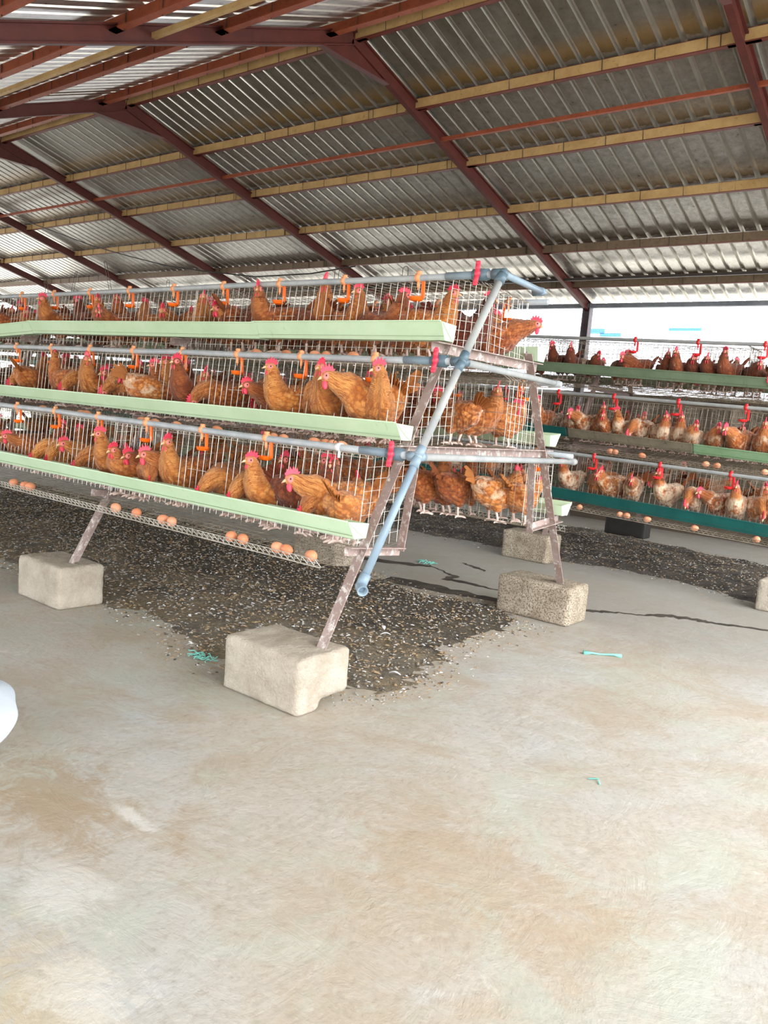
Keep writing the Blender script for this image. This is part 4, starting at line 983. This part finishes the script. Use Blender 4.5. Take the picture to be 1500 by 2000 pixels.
# far rack hens seen one by one
FH = [(-3.48,2,'S'),(-3.32,2,'F'),(-3.2,2,'U'),(-3.08,2,'S'),(-2.94,2,'V'),(-2.78,2,'D'),(-2.58,2,'U'),(-2.42,2,'U'),(-2.28,2,'S'),(-2.09,2,'S'),(-1.88,2,'F'),(-1.69,2,'U'),(-1.5,2,'T'),
      (-3.29,1,'U'),(-3.05,1,'F'),(-2.90,1,'S'),(-2.69,1,'F'),(-2.37,1,'U'),(-2.13,1,'D'),(-1.92,1,'F'),(-1.76,1,'U'),(-1.6,1,'D'),(-1.45,1,'S'),
      (-3.84,3,'U'),(-3.70,3,'U'),(-3.46,3,'S'),(-3.14,3,'D'),(-2.98,3,'F'),(-2.73,3,'U'),(-2.58,3,'U'),(-2.42,3,'S'),(-2.27,3,'S'),(-2.12,3,'T'),(-1.91,3,'F'),(-1.7,3,'D')]
pw = {'S': 'huddled', 'F': 'leaning out over the trough', 'U': 'upright', 'V': 'upright looking right', 'T': 'upright looking left', 'D': 'head down feeding'}
cntk = {}
for hx, k, po in sorted(FH, key=lambda q: -q[0]):
    i = cntk.get(k, 0); cntk[k] = i+1; T = FAR['tiers'][k]; s = T['f'][0]-R.uniform(.08, .14); y = 8.1-s
    hen(hx, y, T['f'][1]+.012+ftilt(hx), math.radians(-90+R.uniform(-35, 35)), po, R.uniform(.55, .8) if k < 3 else R.uniform(.85, 1), f'far rack {ORD[k]} tier hen, {ordn(i)} from the right, {pw[po]}', 'hens in the far rack', R.uniform(1.0, 1.15), R.uniform(.5, .85) if k < 3 else .3, False, 1.02)  # top tier plumage darkened to paint in the backlit silhouettes
    occ.setdefault((k, False, 8.1), []).append((hx, y))
for k, n in ((1, 10), (2, 10), (3, 6)):
    fill(FAR, k, True, (-4.6, -1.2), 9, False, f'rear hens of the far rack {ORD[k]} row', f'FILL hen on the far rack {ORD[k]} tier hidden side, ORD from the right', .18, .4, (.5, 1))
    fill(FAR, k, False, (-5.4, -1.2), n, False, f'crowded hens of the far rack {ORD[k]} row', f'FILL and white hen behind others, far rack {ORD[k]} tier, ORD from the right', .15, .5, (.5, .9))

# far end of the far rack: too many and too small to count, one joined object
J = MB(); src = [HS[p] for p in ('U', 'F', 'S', 'T')]
fv = []; ff = []; fm = []; fa = []
for k in (1, 2, 3):
    for i in range(26):
        x = -5.6-8.*i/26+R.uniform(-.1, .1); y = 8.1-FAR['tiers'][k]['f'][0]+R.uniform(.08, .28); me = src[R.randrange(4)]
        M_ = Matrix.Translation((x, y, FAR['tiers'][k]['f'][1]+.012+ftilt(x))) @ Matrix.Rotation(math.radians(-90+R.uniform(-60, 60)), 4, 'Z')
        nb = len(fv); fv += [tuple(M_ @ v.co) for v in me.vertices]; ff += [tuple(nb+q for q in p.vertices) for p in me.polygons]; fm += [p.material_index for p in me.polygons]
        arr = np.zeros(len(me.vertices)*3, 'f'); me.attributes['fuv'].data.foreach_get('vector', arr); fa.append(arr)
me = bpy.data.meshes.new('flock'); me.from_pydata(fv, [], ff)
for mt in (M_feather, M_tail, M_comb, M_face, M_beak, M_leg): me.materials.append(mt)
me.polygons.foreach_set('material_index', fm); at = me.attributes.new('fuv', 'FLOAT_VECTOR', 'POINT'); at.data.foreach_set('vector', np.concatenate(fa)); me.update()
o = obj('distant_hens', me); o.color = (.8, .5, .5, 1); tag(o, 'distant brown hens filling the far left part of the far rack', 'hens', None, 'stuff')
# every crowded hen gets its own words
ordw2 = 'first second third fourth fifth sixth seventh eighth ninth tenth eleventh twelfth thirteenth fourteenth fifteenth sixteenth seventeenth eighteenth'.split()
gr = {}
for o in bpy.data.objects:
    if o.parent is None and o.name.startswith('brown_hen') and 'FILL' in o.get('label', ''): gr.setdefault(o['label'], []).append(o)
for lb, os_ in gr.items():
    for i, o in enumerate(sorted(os_, key=lambda q: -q.location.x)):
        c = (o.children[0] if o.children else o).color[0]
        o['label'] = lb.replace('FILL', 'golden' if c < .4 else 'rusty' if c < .7 else 'dark').replace('ORD', ordw2[min(i, 17)])

# ================================================================== SMALL THINGS
def scrap(x, y, L_, label, seed):
    rr = random.Random(seed); b = MB()
    for i in range(18):
        p = Vector((x, y, .006)); a = rr.uniform(0, 6.3); pts = []
        p += Vector((rr.uniform(-L_, L_)*.8, rr.uniform(-L_, L_)*.25, 0))
        for k in range(6): pts.append((p.x, p.y, .004+rr.uniform(0, .018))); a += rr.uniform(-.9, .9); p += Vector((math.cos(a), math.sin(a), 0))*L_*.16
        b.tube(pts, .0028, 5)
    tag(b.build('twine_scrap', M_cyan, None, True), label, 'twine scrap', 'turquoise twine scraps on the floor')
scrap(-3.92, 5.71, .085, 'tangle of turquoise twine lying in the slurry behind the slanted pipe', 1)
scrap(-3.02, 2.50, .075, 'frayed turquoise twine left of the nearest concrete block', 2)
b = MB(); b.tube([(-1.78, 4.30, .006), (-1.74, 4.33, .01), (-1.70, 4.36, .006), (-1.64, 4.41, .01), (-1.60, 4.43, .005)], [.016, .006, .005, .007, .014], 7)
tag(b.build('twine_scrap', M_cyan, None, True), 'knotted turquoise plastic strip lying on the bare aisle floor', 'twine scrap', 'turquoise twine scraps on the floor')
b = MB(); b.tube([(-1.06, 2.75, .004), (-1.03, 2.77, .007), (-1.01, 2.74, .004)], .003, 6); tag(b.build('twine_scrap', M_cyan, None, True), 'tiny turquoise thread alone on the foreground floor', 'twine scrap', 'turquoise twine scraps on the floor')
def feather(x, y, z, a, l, label):
    b = MB(); n = 6; vs = []
    for i in range(n+1):
        t = i/n; w_ = l*.16*math.sin(PI*min(1, t*1.05+.02))**.7 if t < 1 else .0004; q = Vector((math.cos(a), math.sin(a), 0))*l*t; s = Vector((-math.sin(a), math.cos(a), 0))
        c = Vector((x, y, z))+q+Vector((0, 0, .012*math.sin(PI*t)))
        vs += [c-s*w_, c+Vector((0, 0, .003)), c+s*w_]
    b.add(vs, [(i*3, i*3+1, i*3+4, i*3+3) for i in range(n)]+[(i*3+1, i*3+2, i*3+5, i*3+4) for i in range(n)])
    o = b.build('feather', M_flake[1]); so_ = o.modifiers.new('s', 'SOLIDIFY'); so_.thickness = .001
    tag(o, label, 'feather', 'loose feathers on the droppings')
feather(-2.72, 3.60, .035, 2.4, .07, 'white feather on the droppings right of the front leg')
feather(-2.67, 3.50, .035, .9, .06, 'white feather just below its twin, right of the front leg')
feather(-2.95, 3.2, .035, 1.7, .05, 'small white feather close to the front leg')
feather(-2.25, 3.05, .02, .3, .06, 'white feather at the near edge of the droppings')
# white sack at the left edge
b = MB(); n = 24; m_ = 12; vs = []
for i in range(m_+1):
    t = i/m_
    for k in range(n):
        ph = 2*PI*k/n; rr_ = math.sin(PI*min(.999, .04+t*.95))**.55
        r_ = rr_*(1+.05*math.sin(5*ph+3*t)+.03*math.sin(11*ph+7*t))
        vs.append((.36*r_*math.cos(ph), .22*r_*math.sin(ph), .012+.19*t+.012*math.sin(3*ph+2)*(t > .1)))
b.add(vs, [(i*n+k, i*n+(k+1) % n, (i+1)*n+(k+1) % n, (i+1)*n+k) for i in range(m_) for k in range(n)]+[tuple(range(n-1, -1, -1)), tuple(m_*n+k for k in range(n))])
o = b.build('feed_sack', M_sack, None, True, (-2.79, 1.20, 0)); o.rotation_euler = (0, 0, -.6); tag(o, 'white plastic sack lying on the floor, cut by the left edge', 'sack')
md = o.modifiers.new('s', 'SUBSURF'); md.levels = 1; md.render_levels = 2
# cables in the roof
b = MB(); b.tube([(-10.6, 5., 3.45), (-9.87, 5, 3.253), (-9.2, 5, 3.084), (-8.31, 5, 2.855), (-7.61, 5, 2.708), (-6.89, 5, 2.57), (-6.32, 5, 2.497), (-5.6, 5.0, 2.42), (-4.9, 5.0, 2.42), (-4.4, 5, 2.46)], .006, 6)
tag(b.build('hanging_cable', M_black, None, True), 'thin black cable sagging below the roof over the near rack', 'cable')
b = MB(); b.tube([(-8.2, 3.8, 3.86), (-8.2, 3.8, 3.4), (-8.18, 3.8, 2.95), (-8.0, 3.8, 2.6), (-8.05, 3.8, 2.35), (-8.3, 3.8, 2.15)], .009, 6)
tag(b.build('hanging_cable', M_black, None, True), 'black cable hanging straight down at the left edge', 'cable')
